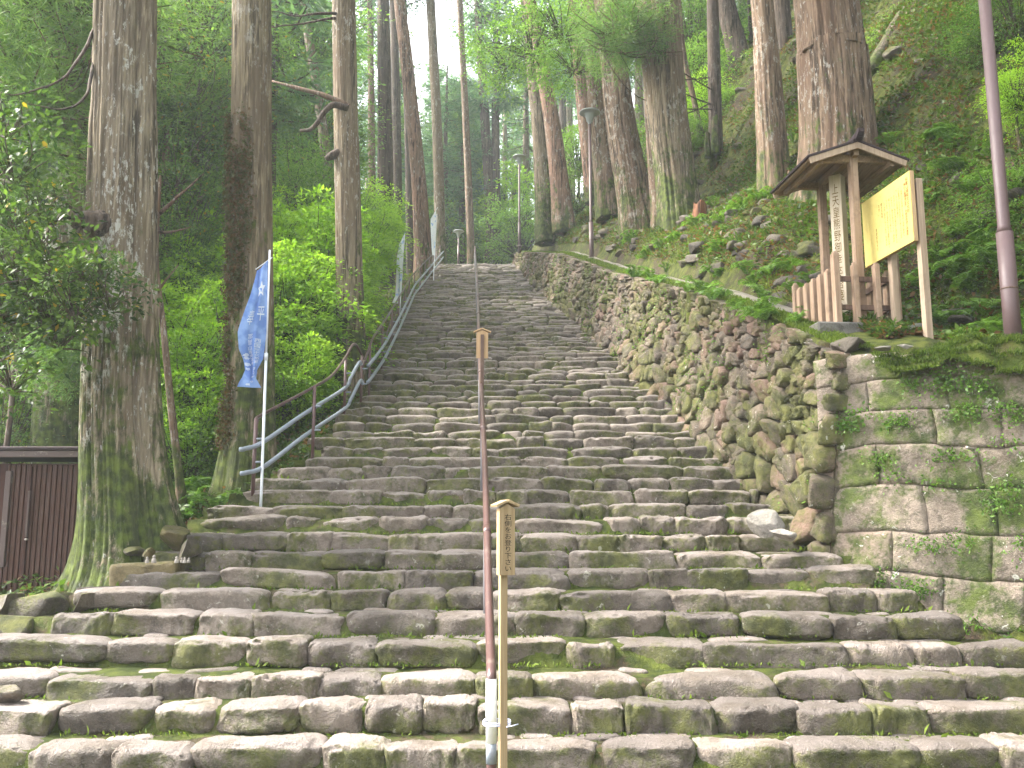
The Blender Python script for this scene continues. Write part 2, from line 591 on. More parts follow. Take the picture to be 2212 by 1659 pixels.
rise_near = tab([0, 2.7, 3.1, 4, 5, 8, 30, 80], [0, .15, 1.0, 2.3, 3.7, 7.6, 33, 60])


def front_y(x):
    return 9.6 - (np.asarray(x) - 3.15) * .594


def terrain(x, y):
    x, y = np.asarray(x, float), np.asarray(y, float)
    P = np.stack([x.ravel(), y.ravel(), np.zeros(x.size)], 1)
    n_lo = N1(P, .22, 3).reshape(x.shape)
    n_hi = N2(P, .8, 4).reshape(x.shape)
    sz = stair_z(y)
    # left bank
    dl = np.maximum(x_left(y) - x, 0)
    fade = smooth(5.2, 8.5, y)
    zl = sz - .22 - fade * (.3 * np.minimum(dl, 2.2) + .06 * dl) + n_hi * .07 * np.minimum(dl, 1) + n_lo * .12 * np.minimum(dl, 2)
    zl = np.where(y < Y1, np.maximum(zl, -.1) * .3, zl)
    # far left ground drops away, shaped to let sky light in
    zl = zl - smooth(10, 40, dl) * 9 * smooth(10, 40, y)
    mid = sz - .38
    mid = np.where(y < Y1, -.02 + .01 * n_hi, mid)
    mid = np.where(y > YTOP, sz - .02 + .05 * n_hi, mid)
    z = np.where(x < x_left(y), np.where(y < Y1, -.02 + .01 * n_hi, zl), mid)
    # ground in front of the block wall
    apron = np.minimum(np.maximum(sz - .12, 0), .34 + .10 * (y - 7)) + .03 * n_hi
    z = np.where((x > x_right(y)) & (y <= np.where(x > 3.15, front_y(x), 99)) & (y < 10), apron, z)
    # behind the walls
    hr = x - x_wall(y)
    w = smooth(11.5, 15, y)
    rise = rise_near(hr) * (1 - w) + rise_far(hr) * w
    amp = np.clip((hr - .85) / .8, 0, 1)
    rug = N3(np.stack([x.ravel() * 1.0, y.ravel(), x.ravel() * .3], 1), 1.5, 4).reshape(x.shape)
    ter = rise * 1.15 % 1.0
    zr = wall_top(y) + rise + amp * (n_hi * .20 + n_lo * .22 * smooth(2.5, 5, hr) + rug * .13 + (.5 - np.abs(ter - .5)) * .35 * smooth(1.2, 2.2, hr))
    near_lift = .37 * np.clip(y - 9, -1, 2.5) - (wall_top(np.clip(y, 8, 11.5)) - 3.3) - .12
    zr = zr + near_lift * (1 - smooth(11.2, 13, y)) * smooth(.4, .9, hr)
    behind = ((y >= 9.6 + .3) & (hr > .22)) | ((y < 9.9) & (x > 3.4) & (y > front_y(x) + .32))
    return np.where(behind, zr, z)


def tz(x, y):
    return float(terrain(np.array([x]), np.array([y]))[0])


xs = np.concatenate([-np.geomspace(90, 9, 50), np.arange(-8.8, 12.01, .16), np.geomspace(12.4, 95, 55)])
ys = np.concatenate([np.linspace(-14, 4, 10), np.arange(4.4, 30, .2), np.arange(30, 52, .5), np.geomspace(52.5, 320, 60)])
GX, GY = np.meshgrid(xs, ys)
GZ = terrain(GX, GY)
nx, ny = len(xs), len(ys)
ii = (np.arange(ny - 1)[:, None] * nx + np.arange(nx - 1)[None]).ravel()
FQ = np.stack([ii, ii + 1, ii + nx + 1, ii + nx], 1)
g = link('forest_floor', mesh('forest_floor', np.stack([GX.ravel(), GY.ravel(), GZ.ravel()], 1), FQ, M['soil']))
tag(g, 'sloping forest floor with moss, dark soil and leaf litter', kind='structure')


# ------------------------------------------------------------------ stones
def round_box(seed, seg=(8, 5, 4), power=5.0, rough=.06, grit=0.0):
    """A worn block, about 1 x 1 x 1 (x -.5...5, y 0..1, z -1..0), front at y=0, top at z=0."""
    nseg = Noise(seed)
    V, F, idx = [], [], {}
    n = seg

    def vid(i, j, k):
        key = (i, j, k)
        if key not in idx:
            idx[key] = len(V)
            V.append([2 * i / n[0] - 1, 2 * j / n[1] - 1, 2 * k / n[2] - 1])
        return idx[key]
    for a, b, c in ((0, 1, 2), (1, 2, 0), (2, 0, 1)):
        for side in (0, n[c]):
            for i in range(n[a]):
                for j in range(n[b]):
                    q = []
                    for di, dj in ((0, 0), (1, 0), (1, 1), (0, 1)):
                        t = [0, 0, 0]
                        t[a], t[b], t[c] = i + di, j + dj, side
                        q.append(vid(*t))
                    F.append(q if side else q[::-1])
    P = np.array(V)
    P = np.sign(P) * np.abs(P) ** .7
    ln = (np.abs(P) ** power).sum(1) ** (1 / power)
    P = P / ln[:, None] * (1.0)
    d = nseg(P * np.array((1.6, 1, 1)), .33, 2)
    P = P * (1 + d[:, None] * rough * np.array((.5, 1.3, 1.3)))
    st = P * np.array((3.0, 1.4, .9))
    P += np.stack([nseg(st + 7.1, .5, 3), nseg(st - 3.3, .5, 3), nseg(st + 1.7, .42, 3)], 1) * rough * np.array((.5, 1.0, 1.0))
    if grit:
        g3 = P * np.array((4.2, 2.2, 1.3))
        chip = np.maximum(nseg(g3 + 4.4, .8, 3), 0)
        edge = np.clip((np.sort(np.abs(P), axis=1)[:, 1] - .72) / .28, 0, 1)          # chipped along the arrises
        P = P * (1 - (edge * chip * .24)[:, None] * np.array((.12, 1, 1)))
        P += np.stack([nseg(g3 * 2.1 + k, 1.1, 3) for k in (1.0, 5.0, 9.0)], 1) * grit * np.array((.35, 1, 1))
    P = P / 2
    P[:, 0] -= (P[:, 0].max() + P[:, 0].min()) / 2
    P[:, 0] /= (P[:, 0].max() - P[:, 0].min())
    P[:, 1] -= P[:, 1].min()
    P[:, 2] -= np.quantile(P[:, 2], .93)
    return P, np.array(F)


STONES = [round_box(100 + i, (26, 11, 10), R.choice((4.2, 5.5, 7.0, 11.0)), R.uniform(.09, .15), .05) for i in range(32)]
STUFF = [round_box(160 + i, (11, 5, 5), R.choice((4.0, 6.0, 10.0)), R.uniform(.09, .16)) for i in range(24)]
STONE_ME = [mesh('step_stone', V, F, M['step_stone']) for V, F in STONES]
SMALL = [round_box(300 + i, (6, 3, 3), 7.0, .11) for i in range(16)]

stairs = link('stone_staircase', None)
tag(stairs, 'long flight of uneven mossy stone steps climbing through the cedars', kind='structure')


def step_wave(n, x):
    """how a step wanders: (dy, dz) at x."""
    P = np.array([[x * .5, n * 3.7, 0.0]])
    dy = float(N1(P, .35, 2)[0]) * .07
    dz = float(N2(P, .3, 2)[0]) * .028
    return dy, dz


# the bed of earth and moss under the stones
V, F = [], []
XN = 110
for n in range(0, NSTEP + 1):
    y0, z0 = Y1 + TREAD * (n - 1), RISE * n
    for r in range(3):                                        # riser foot, riser top, tread back
        yy = (y0 + .07, y0 + .12, y0 + TREAD + .065)[r]
        zz = (z0 - RISE - .012, z0 - .05, z0 - .018)[r]
        xl, xr = float(x_left(y0)) - .15, float(x_right(y0)) + (.25 if y0 > 9.4 else -.02)
        for i in range(XN):
            x = xl + (xr - xl) * i / (XN - 1)
            dy, dz = step_wave(n if r else n - 1, x)
            V.append((x, yy + dy * .6, zz + dz + .016 * float(N3([[x, yy, zz]], 2, 3)[0])))
rows = len(V) // XN
ii = (np.arange(rows - 1)[:, None] * XN + np.arange(XN - 1)[None]).ravel()
link('stair_bed', mesh('stair_bed', np.array(V), np.stack([ii, ii + 1, ii + XN + 1, ii + XN], 1), M['tread']), stairs)

count = 0
farV, farF, fb = [], [], 0
for n in range(1, NSTEP + 1):
    y0, z0 = Y1 + TREAD * (n - 1), RISE * n
    x, xr = float(x_left(y0)) + R.uniform(-.2, .1), float(x_right(y0)) + .05
    far = n > 17
    while x < xr:
        w = R.choice((R.uniform(.34, .55), R.uniform(.5, .8), R.uniform(.65, 1.15))) * (1.0 if n < 9 else .92)
        if far:
            w = R.uniform(.3, .9)
        if xr - x - w < .14:
            w = max(xr - x, .15)
        cx = x + w / 2
        dy, dz = step_wave(n, cx)
        big = 1.0 if n > 4 else 1.05
        dep = (R.uniform(.34, .46) if n > 8 else R.uniform(.27, .40)) * big
        hgt = RISE + R.uniform(.03, .08)
        yy = y0 + dy + R.uniform(-.035, .035)
        zz = z0 + dz + R.uniform(-.018, .010)
        rz, rx, ry = R.gauss(0, .035), R.gauss(-.02, .035), R.gauss(0, .022)
        gap = R.uniform(-.075, -.012)
        if not far and count < 300:
            o = link('stone', R.choice(STONE_ME), stairs, (cx, yy, zz))
            o.scale = ((w - gap) * R.choice((-1, 1)) if False else (w - gap), dep, hgt)
            o.rotation_euler = (rx, ry, rz)
            count += 1
        else:
            P, Fq = R.choice(SMALL) if n > 40 else R.choice(STUFF)
            Q = P * np.array((w - gap, dep, hgt))
            c, s = math.cos(rz), math.sin(rz)
            Q = np.stack([Q[:, 0] * c - Q[:, 1] * s, Q[:, 0] * s + Q[:, 1] * c, Q[:, 2] + Q[:, 0] * ry + Q[:, 1] * rx], 1)
            farV.append(Q + np.array((cx, yy, zz)))
            farF.append(Fq + fb)
            fb += len(P)
        x += w
o = link('stones', mesh('stones', np.concatenate(farV), np.concatenate(farF), M['step_stone']), stairs)
tag(o, kind='stuff')
# flat paving pieces behind the front stones of the lowest steps
tread_me = [mesh('tread_stone', *round_box(500 + i, (7, 6, 3), 4.0, .12), M['step_stone']) for i in range(10)]
for n in range(1, 10):
    y0, z0 = Y1 + TREAD * (n - 1), RISE * n
    x, xr = float(x_left(y0)), float(x_right(y0)) - .2
    while x < xr:
        w = R.uniform(.2, .55)
        if R.random() < .62:
            dy, dz = step_wave(n, x)
            o = link('tread_stone', R.choice(tread_me), stairs, (x + w / 2, y0 + dy + R.uniform(.33, .38), z0 + dz - .012 + R.uniform(-.012, .008)))
            o.scale = (w * .97, R.uniform(.14, .2), .09)
            o.rotation_euler = (R.gauss(0, .03), R.gauss(0, .03), R.gauss(0, .15))
        x += w


# ------------------------------------------------------------------ retaining walls
def voronoi(S, lim):
    """Cells of the seeds S (n,2) clipped to lim=(x0,x1,y0,y1) by their nearest neighbours."""
    out = []
    for i, p in enumerate(S):
        d = ((S - p) ** 2).sum(1)
        near = np.argsort(d)[1:22]
        poly = [(lim[0], lim[2]), (lim[1], lim[2]), (lim[1], lim[3]), (lim[0], lim[3])]
        m = .9
        poly = [(max(lim[0], p[0] - m), max(lim[2], p[1] - m)), (min(lim[1], p[0] + m), max(lim[2], p[1] - m)),
                (min(lim[1], p[0] + m), min(lim[3], p[1] + m)), (max(lim[0], p[0] - m), min(lim[3], p[1] + m))]
        for j in near:
            q = S[j]
            mx, my = (p + q) / 2
            nx_, ny_ = q - p
            new = []
            for k in range(len(poly)):
                a, b = poly[k], poly[(k + 1) % len(poly)]
                da = (a[0] - mx) * nx_ + (a[1] - my) * ny_
                db = (b[0] - mx) * nx_ + (b[1] - my) * ny_
                if da <= 0:
                    new.append(a)
                if da * db < 0:
                    t = da / (da - db)
                    new.append((a[0] + (b[0] - a[0]) * t, a[1] + (b[1] - a[1]) * t))
            poly = new
            if len(poly) < 3:
                break
        out.append(np.array(poly) if len(poly) >= 3 else None)
    return out


def wall_stone(poly, rnd, thick=.2, bulge=.06, gap=.013, m=16):
    """A stone from an outline in (u, v): rows of rings from back to front. Returns verts (u, v, out) and faces."""
    c = poly.mean(0)
    for _ in range(1):                                        # break the corners
        q = np.roll(poly, -1, 0)
        poly = np.stack([poly * .90 + q * .10, poly * .10 + q * .90], 1).reshape(-1, 2)
    seg = np.linalg.norm(np.roll(poly, -1, 0) - poly, axis=1)
    cum = np.concatenate([[0], np.cumsum(seg)])
    closed = np.vstack([poly, poly[:1]])
    t = np.linspace(0, cum[-1], m, endpoint=False)
    ring = np.stack([np.interp(t, cum, closed[:, k]) for k in (0, 1)], 1)
    size = math.sqrt(max(1e-4, .5 * abs(np.sum(ring[:, 0] * np.roll(ring[:, 1], -1) - ring[:, 1] * np.roll(ring[:, 0], -1)))))
    d = ring - c
    ln = np.linalg.norm(d, axis=1, keepdims=True)
    ring = c + d * np.maximum(.2, (1 - gap / np.maximum(ln, .02)))
    tilt = rnd.normal(0, .3, 2)
    V = []
    lift = rnd.uniform(-.075, .045)
    for s, h in ((.9, -thick), (1.0, -.02), (.965, .55), (.87, .95), (.45, 1.0)):
        rr = c + (ring - c) * (s + rnd.normal(0, .03, (m, 1)) * (s < .99))
        o = np.full(m, h if h < 0 else h * bulge * min(1.5, size / .25))
        if h > 0:
            o = o + ((rr - c) @ tilt) * .8 + rnd.normal(0, .014, m)
        V.append(np.column_stack([rr, o + lift]))
    V.append(np.array([[c[0], c[1], bulge * min(1.5, size / .25) * rnd.uniform(.85, 1.1) + lift]]))
    V = np.vstack(V)
    F = []
    for k in range(4):
        for j in range(m):
            F.append((k * m + j, k * m + (j + 1) % m, (k + 1) * m + (j + 1) % m, (k + 1) * m + j))
    for j in range(m):
        F.append((4 * m + j, 4 * m + (j + 1) % m, 5 * m))
    return V, F


def rub_map(uv):
    """(y, height) on the rubble wall and distance out of it -> place."""
    y, v, o = uv[:, 0], uv[:, 1], uv[:, 2]
    z0 = stair_z(y) - .3
    bul = .05 * np.sin(y * 1.3) + .04 * np.sin(y * .47 + 1)
    return np.stack([x_wall(y) + .13 * v - .04 - o + bul * .6, y - o * .12, z0 + v], 1)


rub = thing('rubble_wall', (0, 0, 0), 'long mossy dry stone wall of rough rubble climbing along the right of the steps', 'wall')
seeds, gw = [], np.random.default_rng(21)
Y_A, Y_B = 9.62, 47.0
tries = 0
pts = np.zeros((0, 2))
cell = {}


def try_seed(y, v):
    h = float(wall_top(y) - stair_z(y) + .3)
    if v > h - .04 or v < .03:
        return
    big = np.interp(v / h, [0, .35, .8, 1], [.38, .29, .19, .15]) * (1.1 if y < 19 else .85)
    r = big * gw.choice((.5, .7, .9, 1.15))
    ky, kv = int(y / .5), int(v / .5)
    for a in range(-1, 2):
        for b in range(-1, 2):
            for (yy, vv, rr) in cell.get((ky + a, kv + b), ()):
                if (yy - y) ** 2 + ((vv - v) * 1.0) ** 2 < (max(r, rr) * .9) ** 2:
                    return
    cell.setdefault((ky, kv), []).append((y, v, r))


for _ in range(90000):
    try_seed(gw.uniform(Y_A, Y_B), gw.uniform(0, 2.7))
S = np.array([(a, b) for c in cell.values() for (a, b, r) in c])
S = S[np.argsort(S[:, 0])]
cells = voronoi(S, (Y_A - .02, Y_B, 0, 3.2))
n_ind, fv, ff, fb = 0, [], [], 0
for p, poly in zip(S, cells):
    if poly is None:
        continue
    top = wall_top(poly[:, 0]) - stair_z(poly[:, 0]) + .3
    poly = poly.copy()
    poly[:, 1] = np.minimum(poly[:, 1], top + gw.uniform(-.03, .05))
    if np.ptp(poly[:, 1]) < .06 or np.ptp(poly[:, 0]) < .06:
        continue
    V, F = wall_stone(poly, gw)
    P = rub_map(V)
    if n_ind < 298:
        c = P.mean(0)
        link('stone', mesh('stone', P - c, F, M['wall_stone']), rub, c)
        n_ind += 1
    else:
        fv.append(P)
        ff.extend([tuple(i + fb for i in f) for f in F])
        fb += len(P)
o = link('stones', mesh('stones', np.concatenate(fv), ff, M['wall_stone']), rub)
tag(o, kind='stuff')
# earth core and mossy crest
V = []
yy = np.arange(9.62, 47.4, .22)
prof = [(.10, 0, .0), (.06, .955, 1), (.13, .985, 1), (.30, .995, 1), (.52, .985, 1), (.60, .9, 1)]
for y in yy:
    h = float(wall_top(y) - stair_z(y) + .3)
    for k, (dx, f, r_) in enumerate(prof):
        p = rub_map(np.array([[y, h * f, 0]]))[0]
        jit = N3([[y * 1.5, k, 0]], 1.1, 3)[0]
        V.append((p[0] + dx + (.035 * jit if k else 0) if k < 4 else float(x_wall(y)) + dx + .13 * h * .3 + .03 * jit, y, p[2] + (.05 * jit if 0 < k < 5 else 0)))
k = len(prof)
ii = (np.arange(len(yy) - 1)[:, None] * k + np.arange(k - 1)[None]).ravel()
Fq = np.stack([ii, ii + 1, ii + k + 1, ii + k], 1)[:, ::-1]
V = np.array(V)
lo = Fq[(ii % k) < 1]
hi = Fq[(ii % k) >= 1]
link('earth_core', mesh('earth_core', V, lo, M['joint']), rub)
link('moss_crest', mesh('moss_crest', V, hi, M['moss']), rub)

# the wall of large squared blocks
BA, BD = np.array((3.15, 9.6, 0)), unit((1, -.594, 0))
BN = np.array((-BD[1] * -1, BD[0] * -1, 0.0))
BN = unit(np.array((BD[1], -BD[0], 0)))
blk = thing('block_wall', BA, 'tall mossy wall of large squared stone blocks below the yellow notice board', 'wall')


def blk_map(P):
    """(along, up, out)"""
    P = np.atleast_2d(P)
    return BA + P[:, :1] * BD + P[:, 1:2] * np.array((0, 0, 1)) + (P[:, 2:3] - .07 * P[:, 1:2]) * BN


gb = np.random.default_rng(5)
v = .0
course = [.30, .36, .42, .40, .44, .40, .36, .34, .34]
for ci, ch in enumerate(course):
    u = -.02
    while u < 6.6:
        bw = gb.uniform(.55, 1.25)
        if u < .01 and ci % 2:
            bw = gb.uniform(.4, .6)
        topz = 3.32 - .05 * u
        h2 = min(ch, topz - v)
        if h2 > .1:
            a, b = 18, 11
            g_ = .001
            uu = np.linspace(u + g_, u + bw - g_, a)
            v2 = np.linspace(v + g_, v + h2 - g_, b)
            UU, VV = np.meshgrid(uu, v2)
            off = gb.uniform(-.006, .014)
            tl = gb.normal(0, .018, 2)
            Q = np.stack([UU.ravel(), VV.ravel(), np.zeros(UU.size)], 1)
            o_ = off + N1(Q * 1.0, 1.3, 5) * .06 + N2(Q + u, 3.5, 4) * .022 + (Q[:, 0] - u - bw / 2) * tl[0] + (Q[:, 1] - v - h2 / 2) * tl[1]
            o_ = np.maximum(o_, .004 + .3 * o_) + .01
            edge = np.minimum(np.minimum(Q[:, 0] - u, u + bw - Q[:, 0]), np.minimum(Q[:, 1] - v, v + h2 - Q[:, 1]))
            wu, wv = N2(Q + 3, .42, 2) * .085, N3(Q - 4, .42, 2) * .075
            Q[:, 0] += wu
            Q[:, 1] += wv
            Q[:, 0] += N2(Q + 5, 1.0, 5) * .038
            Q[:, 1] += N3(Q + 9, 1.0, 5) * .038
            Q[:, 2] = o_ - .014 * np.exp(-((edge - g_) / .010))
            ring = np.concatenate([np.arange(a), np.arange(1, b) * a + a - 1, (b - 1) * a + np.arange(a - 2, -1, -1), np.arange(b - 2, 0, -1) * a])
            back = Q[ring].copy()
            back[:, 2] = -.25
            VV_ = np.vstack([Q, back])
            F = [(j * a + i, j * a + i + 1, (j + 1) * a + i + 1, (j + 1) * a + i) for j in range(b - 1) for i in range(a - 1)]
            nq, nr = len(Q), len(ring)
            F += [(ring[(i + 1) % nr], ring[i], nq + i, nq + (i + 1) % nr) for i in range(nr)]
            P = blk_map(VV_)
            c = P.mean(0)
            link('block', mesh('block', P - c, F, M['block_stone']), blk, c - BA)
        u += bw
    v += ch
a, b = 60, 22
UU, VV = np.meshgrid(np.linspace(-.05, 6.7, a), np.linspace(-.1, 3.32, b))
Q = np.stack([UU.ravel(), VV.ravel(), np.full(UU.size, -.012)], 1)
Q[:, 2] += N1(Q, 2.2, 3) * .008
F = [(j * a + i, j * a + i + 1, (j + 1) * a + i + 1, (j + 1) * a + i) for j in range(b - 1) for i in range(a - 1)]
link('mossy_mortar', mesh('mossy_mortar', blk_map(Q) - BA, F, M['block_stone']), blk)
# end face towards the steps, closing the corner behind the rubble
pin = MB().tube([blk_map((1.42, 2.32, -.1))[0] - BA, blk_map((1.36, 2.33, .16))[0] - BA], .016, 8)
pin.build('steel_pin', M['bolt'], blk, flat=False)

# ------------------------------------------------------------------ path along the wall top
V = []
yy = np.arange(11.6, 46.5, .25)
for y in yy:
    j1, j2 = N1([[y, 0, 0]], .8, 3)[0] * .07, N2([[y, 0, 0]], .9, 3)[0] * .09
    for q in (0, .35, .65, 1):
        x = float(x_wall(y)) + .52 + j1 + (.50 + j2 - j1) * q
        V.append((x, y, float(wall_top(y)) + .07 + .012 * N3([[x * 3, y, 0]], 1, 2)[0] - (.09 if q in (0, 1) else 0)))
ii = (np.arange(len(yy) - 1)[:, None] * 4 + np.arange(3)[None]).ravel()
o = link('path', mesh('path', np.array(V), np.stack([ii, ii + 1, ii + 5, ii + 4], 1), M['concrete']))
tag(o, 'narrow pale worn path along the top of the rubble wall', kind='structure')


# ------------------------------------------------------------------ foliage builders
def leaves(P, D, Nn, L, Wd, fold=.12):
    """Folded four-point leaves. Returns V, F."""
    n = len(P)
    D, Nn = unit(D), np.asarray(Nn, float)
    S = unit(np.cross(D, Nn))
    Nn = np.cross(S, D)
    L = np.broadcast_to(np.asarray(L, float), (n,))[:, None]
    Wd = np.broadcast_to(np.asarray(Wd, float), (n,))[:, None]
    V = np.empty((n, 4, 3))
    V[:, 0] = P
    V[:, 1] = P + D * L * .45 + S * Wd * .5 + Nn * Wd * fold
    V[:, 2] = P + D * L - Nn * L * .08
    V[:, 3] = P + D * L * .45 - S * Wd * .5 + Nn * Wd * fold
    b = np.arange(n)[:, None] * 4
    F = np.concatenate([b + np.array((0, 1, 2)), b + np.array((0, 2, 3))])
    return V.reshape(-1, 3), F


def merge(parts):
    Vs, Fs, b = [], [], 0
    for V, F in parts:
        F = np.asarray(F)
        Vs.append(V)
        Fs.append(F + b)
        b += len(V)
    return np.concatenate(Vs), np.concatenate(Fs)


def quads_to_tris(F):
    out = []
    for f in F:
        if len(f) == 4:
            out += [(f[0], f[1], f[2]), (f[0], f[2], f[3])]
        elif len(f) == 3:
            out.append(tuple(f))
    return np.array(out)


def twig(p, q, r0, r1, g, sag=.1, n=6, seg=4):
    p, q = np.asarray(p, float), np.asarray(q, float)
    t = np.linspace(0, 1, n)[:, None]
    ln = np.linalg.norm(q - p)
    mid = g.normal(0, .08 * ln, 3)
    P = p + (q - p) * t + mid * np.sin(t * math.pi) - np.array((0, 0, sag * ln)) * np.sin(t * math.pi)
    V, F = tube(P, np.linspace(r0, r1, n), seg, False)
    return V, quads_to_tris(F)


def broad_crown(seed, size, nclus, nleaf, L, flat=.35, hollow=.35, spray=.42):
    """Clumps of leaves in flattish layered sprays inside an ellipsoid of half-axes size. Returns leaves and twigs."""
    g = np.random.default_rng(seed)
    size = np.asarray(size, float)
    nz = Noise(seed + 5)
    C = []
    while len(C) < nclus:
        d = unit(g.normal(size=3))
        r = g.uniform(hollow, 1) ** .6
        r *= 1 + .38 * nz(d[None] * 1.3, .5, 2)[0]
        if g.uniform() < .25:
            r *= g.uniform(.7, 1.25)
        C.append(d * r * size)
    C = np.array(C)
    parts, tw = [], []
    for c in C:
        s = spray * g.uniform(.6, 1.35)
        out = unit(c / size + np.array((0, 0, .25)))
        n = int(nleaf * g.uniform(.6, 1.4))
        loc = g.normal(size=(n, 3)) * np.array((s, s, s * flat)) * .62
        loc[:, 2] -= .35 * (loc[:, 0] ** 2 + loc[:, 1] ** 2) / max(s, .05)
        P = c + loc
        D = unit(loc * np.array((1, 1, .3)) + out * .35 * s + g.normal(size=(n, 3)) * .45 * s)
        Nn = unit(np.array((0, 0, 1.0)) + out * .3 + g.normal(size=(n, 3)) * .38)
        parts.append(leaves(P, D, Nn, L * g.uniform(.65, 1.3, n), L * g.uniform(.38, .6, n)))
        if g.uniform() < .55:
            b = np.array((0, 0, -size[2] * .55)) + c * np.array((.15, .15, .1))
            tw.append(twig(b, c, .022 * size[0] / 2 + .006, .005, g, -.08))
    return merge(parts), merge(tw)


def cedar_crown(seed, z0, z1, rmax, nb, tufts=9, per=15, L=.34, Wd=.05, top=1.0):
    """Feathery conifer crown round a straight stem from z0 to z1."""
    g = np.random.default_rng(seed)
    parts, tw = [], []
    for i in range(nb):
        t = g.uniform(0, 1) ** .9
        z = z0 + (z1 - z0) * t
        ln = rmax * (1 - t) ** .7 * (min(1, .45 + t * 3)) * g.uniform(.55, 1.15) + .35
        a = g.uniform(0, 2 * math.pi)
        rise = g.uniform(-.25, .25) + .35 * t
        e = np.array((math.cos(a) * ln, math.sin(a) * ln, ln * rise))
        p0 = np.array((0, 0, z))
        tw.append(twig(p0, p0 + e, .035 * ln / 2 + .01, .008, g, .12, 5, 3))
        k = max(3, int(tufts * ln / rmax) + 2)
        for q in np.linspace(.3, 1.0, k):
            c = p0 + e * q + np.array((0, 0, -.12 * ln * math.sin(q * math.pi))) + g.normal(0, .16, 3) * (.4 + ln * .25)
            n = int(per * g.uniform(.7, 1.3))
            dirs = unit(unit(e) * .5 + g.normal(size=(n, 3)) * np.array((.9, .9, .55)) + np.array((0, 0, -.18)))
            P = c + dirs * g.uniform(0, .25, (n, 1)) + g.normal(0, .07, (n, 3))
            parts.append(leaves(P, dirs, g.normal(size=(n, 3)), L * g.uniform(.6, 1.3, n), Wd * g.uniform(.7, 1.5, n), .05))
    return merge(parts), merge(tw)


def stem_mesh(pts, rad, seg, rows, seed, flare=0.0, flare_h=.6, lobes=5, ridge=.03, fine=.012, freq=5.0):
    """A trunk through pts (local), with root flare, flutes and bark ridges."""
    nz = Noise(seed, 18)
    P = curve_pts(pts, rows)
    if len(pts) > 2:
        ln = np.concatenate([[0], np.cumsum(np.linalg.norm(np.diff(np.asarray(pts, float), axis=0), axis=1))])
        rr = np.interp(np.linspace(0, len(pts) - 1, rows), np.arange(len(pts)), rad)
    else:
        rr = np.interp(np.linspace(0, 1, rows), [0, 1], rad)
    ph = seed * 1.7
    g = np.random.default_rng(seed)
    lob = [(lobes, g.uniform(0, 6), 1.0), (lobes - 2, g.uniform(0, 6), .7), (lobes + 3, g.uniform(0, 6), .35)]
    big = g.uniform(0, 6)

    def shape(i, th):
        h = max(P[i][2], 0)
        f = math.exp(-h / flare_h) * flare + .08 * flare * math.exp(-h / (flare_h * 4))
        lb = sum(a * (.5 + .5 * np.cos(k * th + p + .15 * h)) for k, p, a in lob) / 1.4
        Q = np.stack([np.cos(th) * freq * .22, np.sin(th) * freq * .22, np.full_like(th, P[i][2] * .06)], 1)
        rdg = nz(Q, .9, 3)
        Q2 = np.stack([np.cos(th) * freq, np.sin(th) * freq, np.full_like(th, P[i][2] * .35)], 1)
        fn = -np.abs(nz(Q2, .8, 2)) + .35
        return 1 + f * lb + ridge * rdg * (1 + 1.5 * f) + fine * fn * 1.6 + ridge * .5 * math.exp(-h / 2) * np.cos(4 * th + big)
    return tube(P, rr, seg, True, shape)


# ------------------------------------------------------------------ the big cedars
CEDAR = []
for k in range(4):
    (lv, lf), (tv, tf) = cedar_crown(900 + k, 0, 13, 3.0, 80, 8, 12)
    CEDAR.append((mesh('cedar_crown', lv, lf, M['needle']), mesh('cedar_limbs', tv, tf, M['bark_dark'])))


def big_tree(name, prof, d, bark, label, seg=64, rows=70, flare=.25, flare_h=.7, ridge=.03, fine=.02, freq=5, lobes=5, top=19.0,
             crown=None, group=None, sink=.5, cat='tree', base_z=None):
    """prof: (px, py, width in px) from the base upwards, all d metres ahead."""
    pts = [W(px, py, d) for px, py, w in prof]
    base = pts[0].copy()
    rad = []
    for (px, py, w), p in zip(prof, pts):
        depth = d * CP + (p[2] - EYE) * SP
        rad.append(w / FPX * depth / 2 * math.cos(math.atan((px - 1106) / FPX)))
    if base_z is not None:
        base[2] = base_z
    loc = [p - pts[0] for p in pts]
    e = unit(loc[-1] - loc[-2])
    h = loc[-1][2]
    if h < top:
        loc.append(loc[-1] + e * (top - h) * .5)
        rad.append(rad[-1] * .72)
        loc.append(loc[-2] + e * (top - h))
        rad.append(rad[-2] * .35)
    loc.insert(0, loc[0] - (loc[1] - loc[0]) / max(np.linalg.norm(loc[1] - loc[0]), .1) * sink)
    rad.insert(0, rad[0] * 1.03)
    sd_ = int(abs(prof[0][0] * 3 + d * 7)) % 9973
    V, F = stem_mesh(loc, rad, seg, rows, sd_, flare, flare_h, lobes, ridge, fine, freq)
    t = thing(name, base, label, cat, group)
    link('trunk', mesh('trunk', V, F, M[bark]), t)
    if crown:
        k, z0, sc = crown
        q = loc[-1] - e * (1.5)
        tt = (z0 - loc[1][2]) / max(loc[-1][2] - loc[1][2], .1)
        s0 = np.array([np.interp(z0, [p[2] for p in loc], [p[c] for p in loc]) for c in range(3)])
        c_ = link('crown', CEDAR[k][0], t, s0)
        b_ = link('limbs', CEDAR[k][1], t, s0)
        for o in (c_, b_):
            o.scale = (sc, sc, sc)
            o.rotation_euler = (0, 0, (sd_ % 63) / 10)
    return t


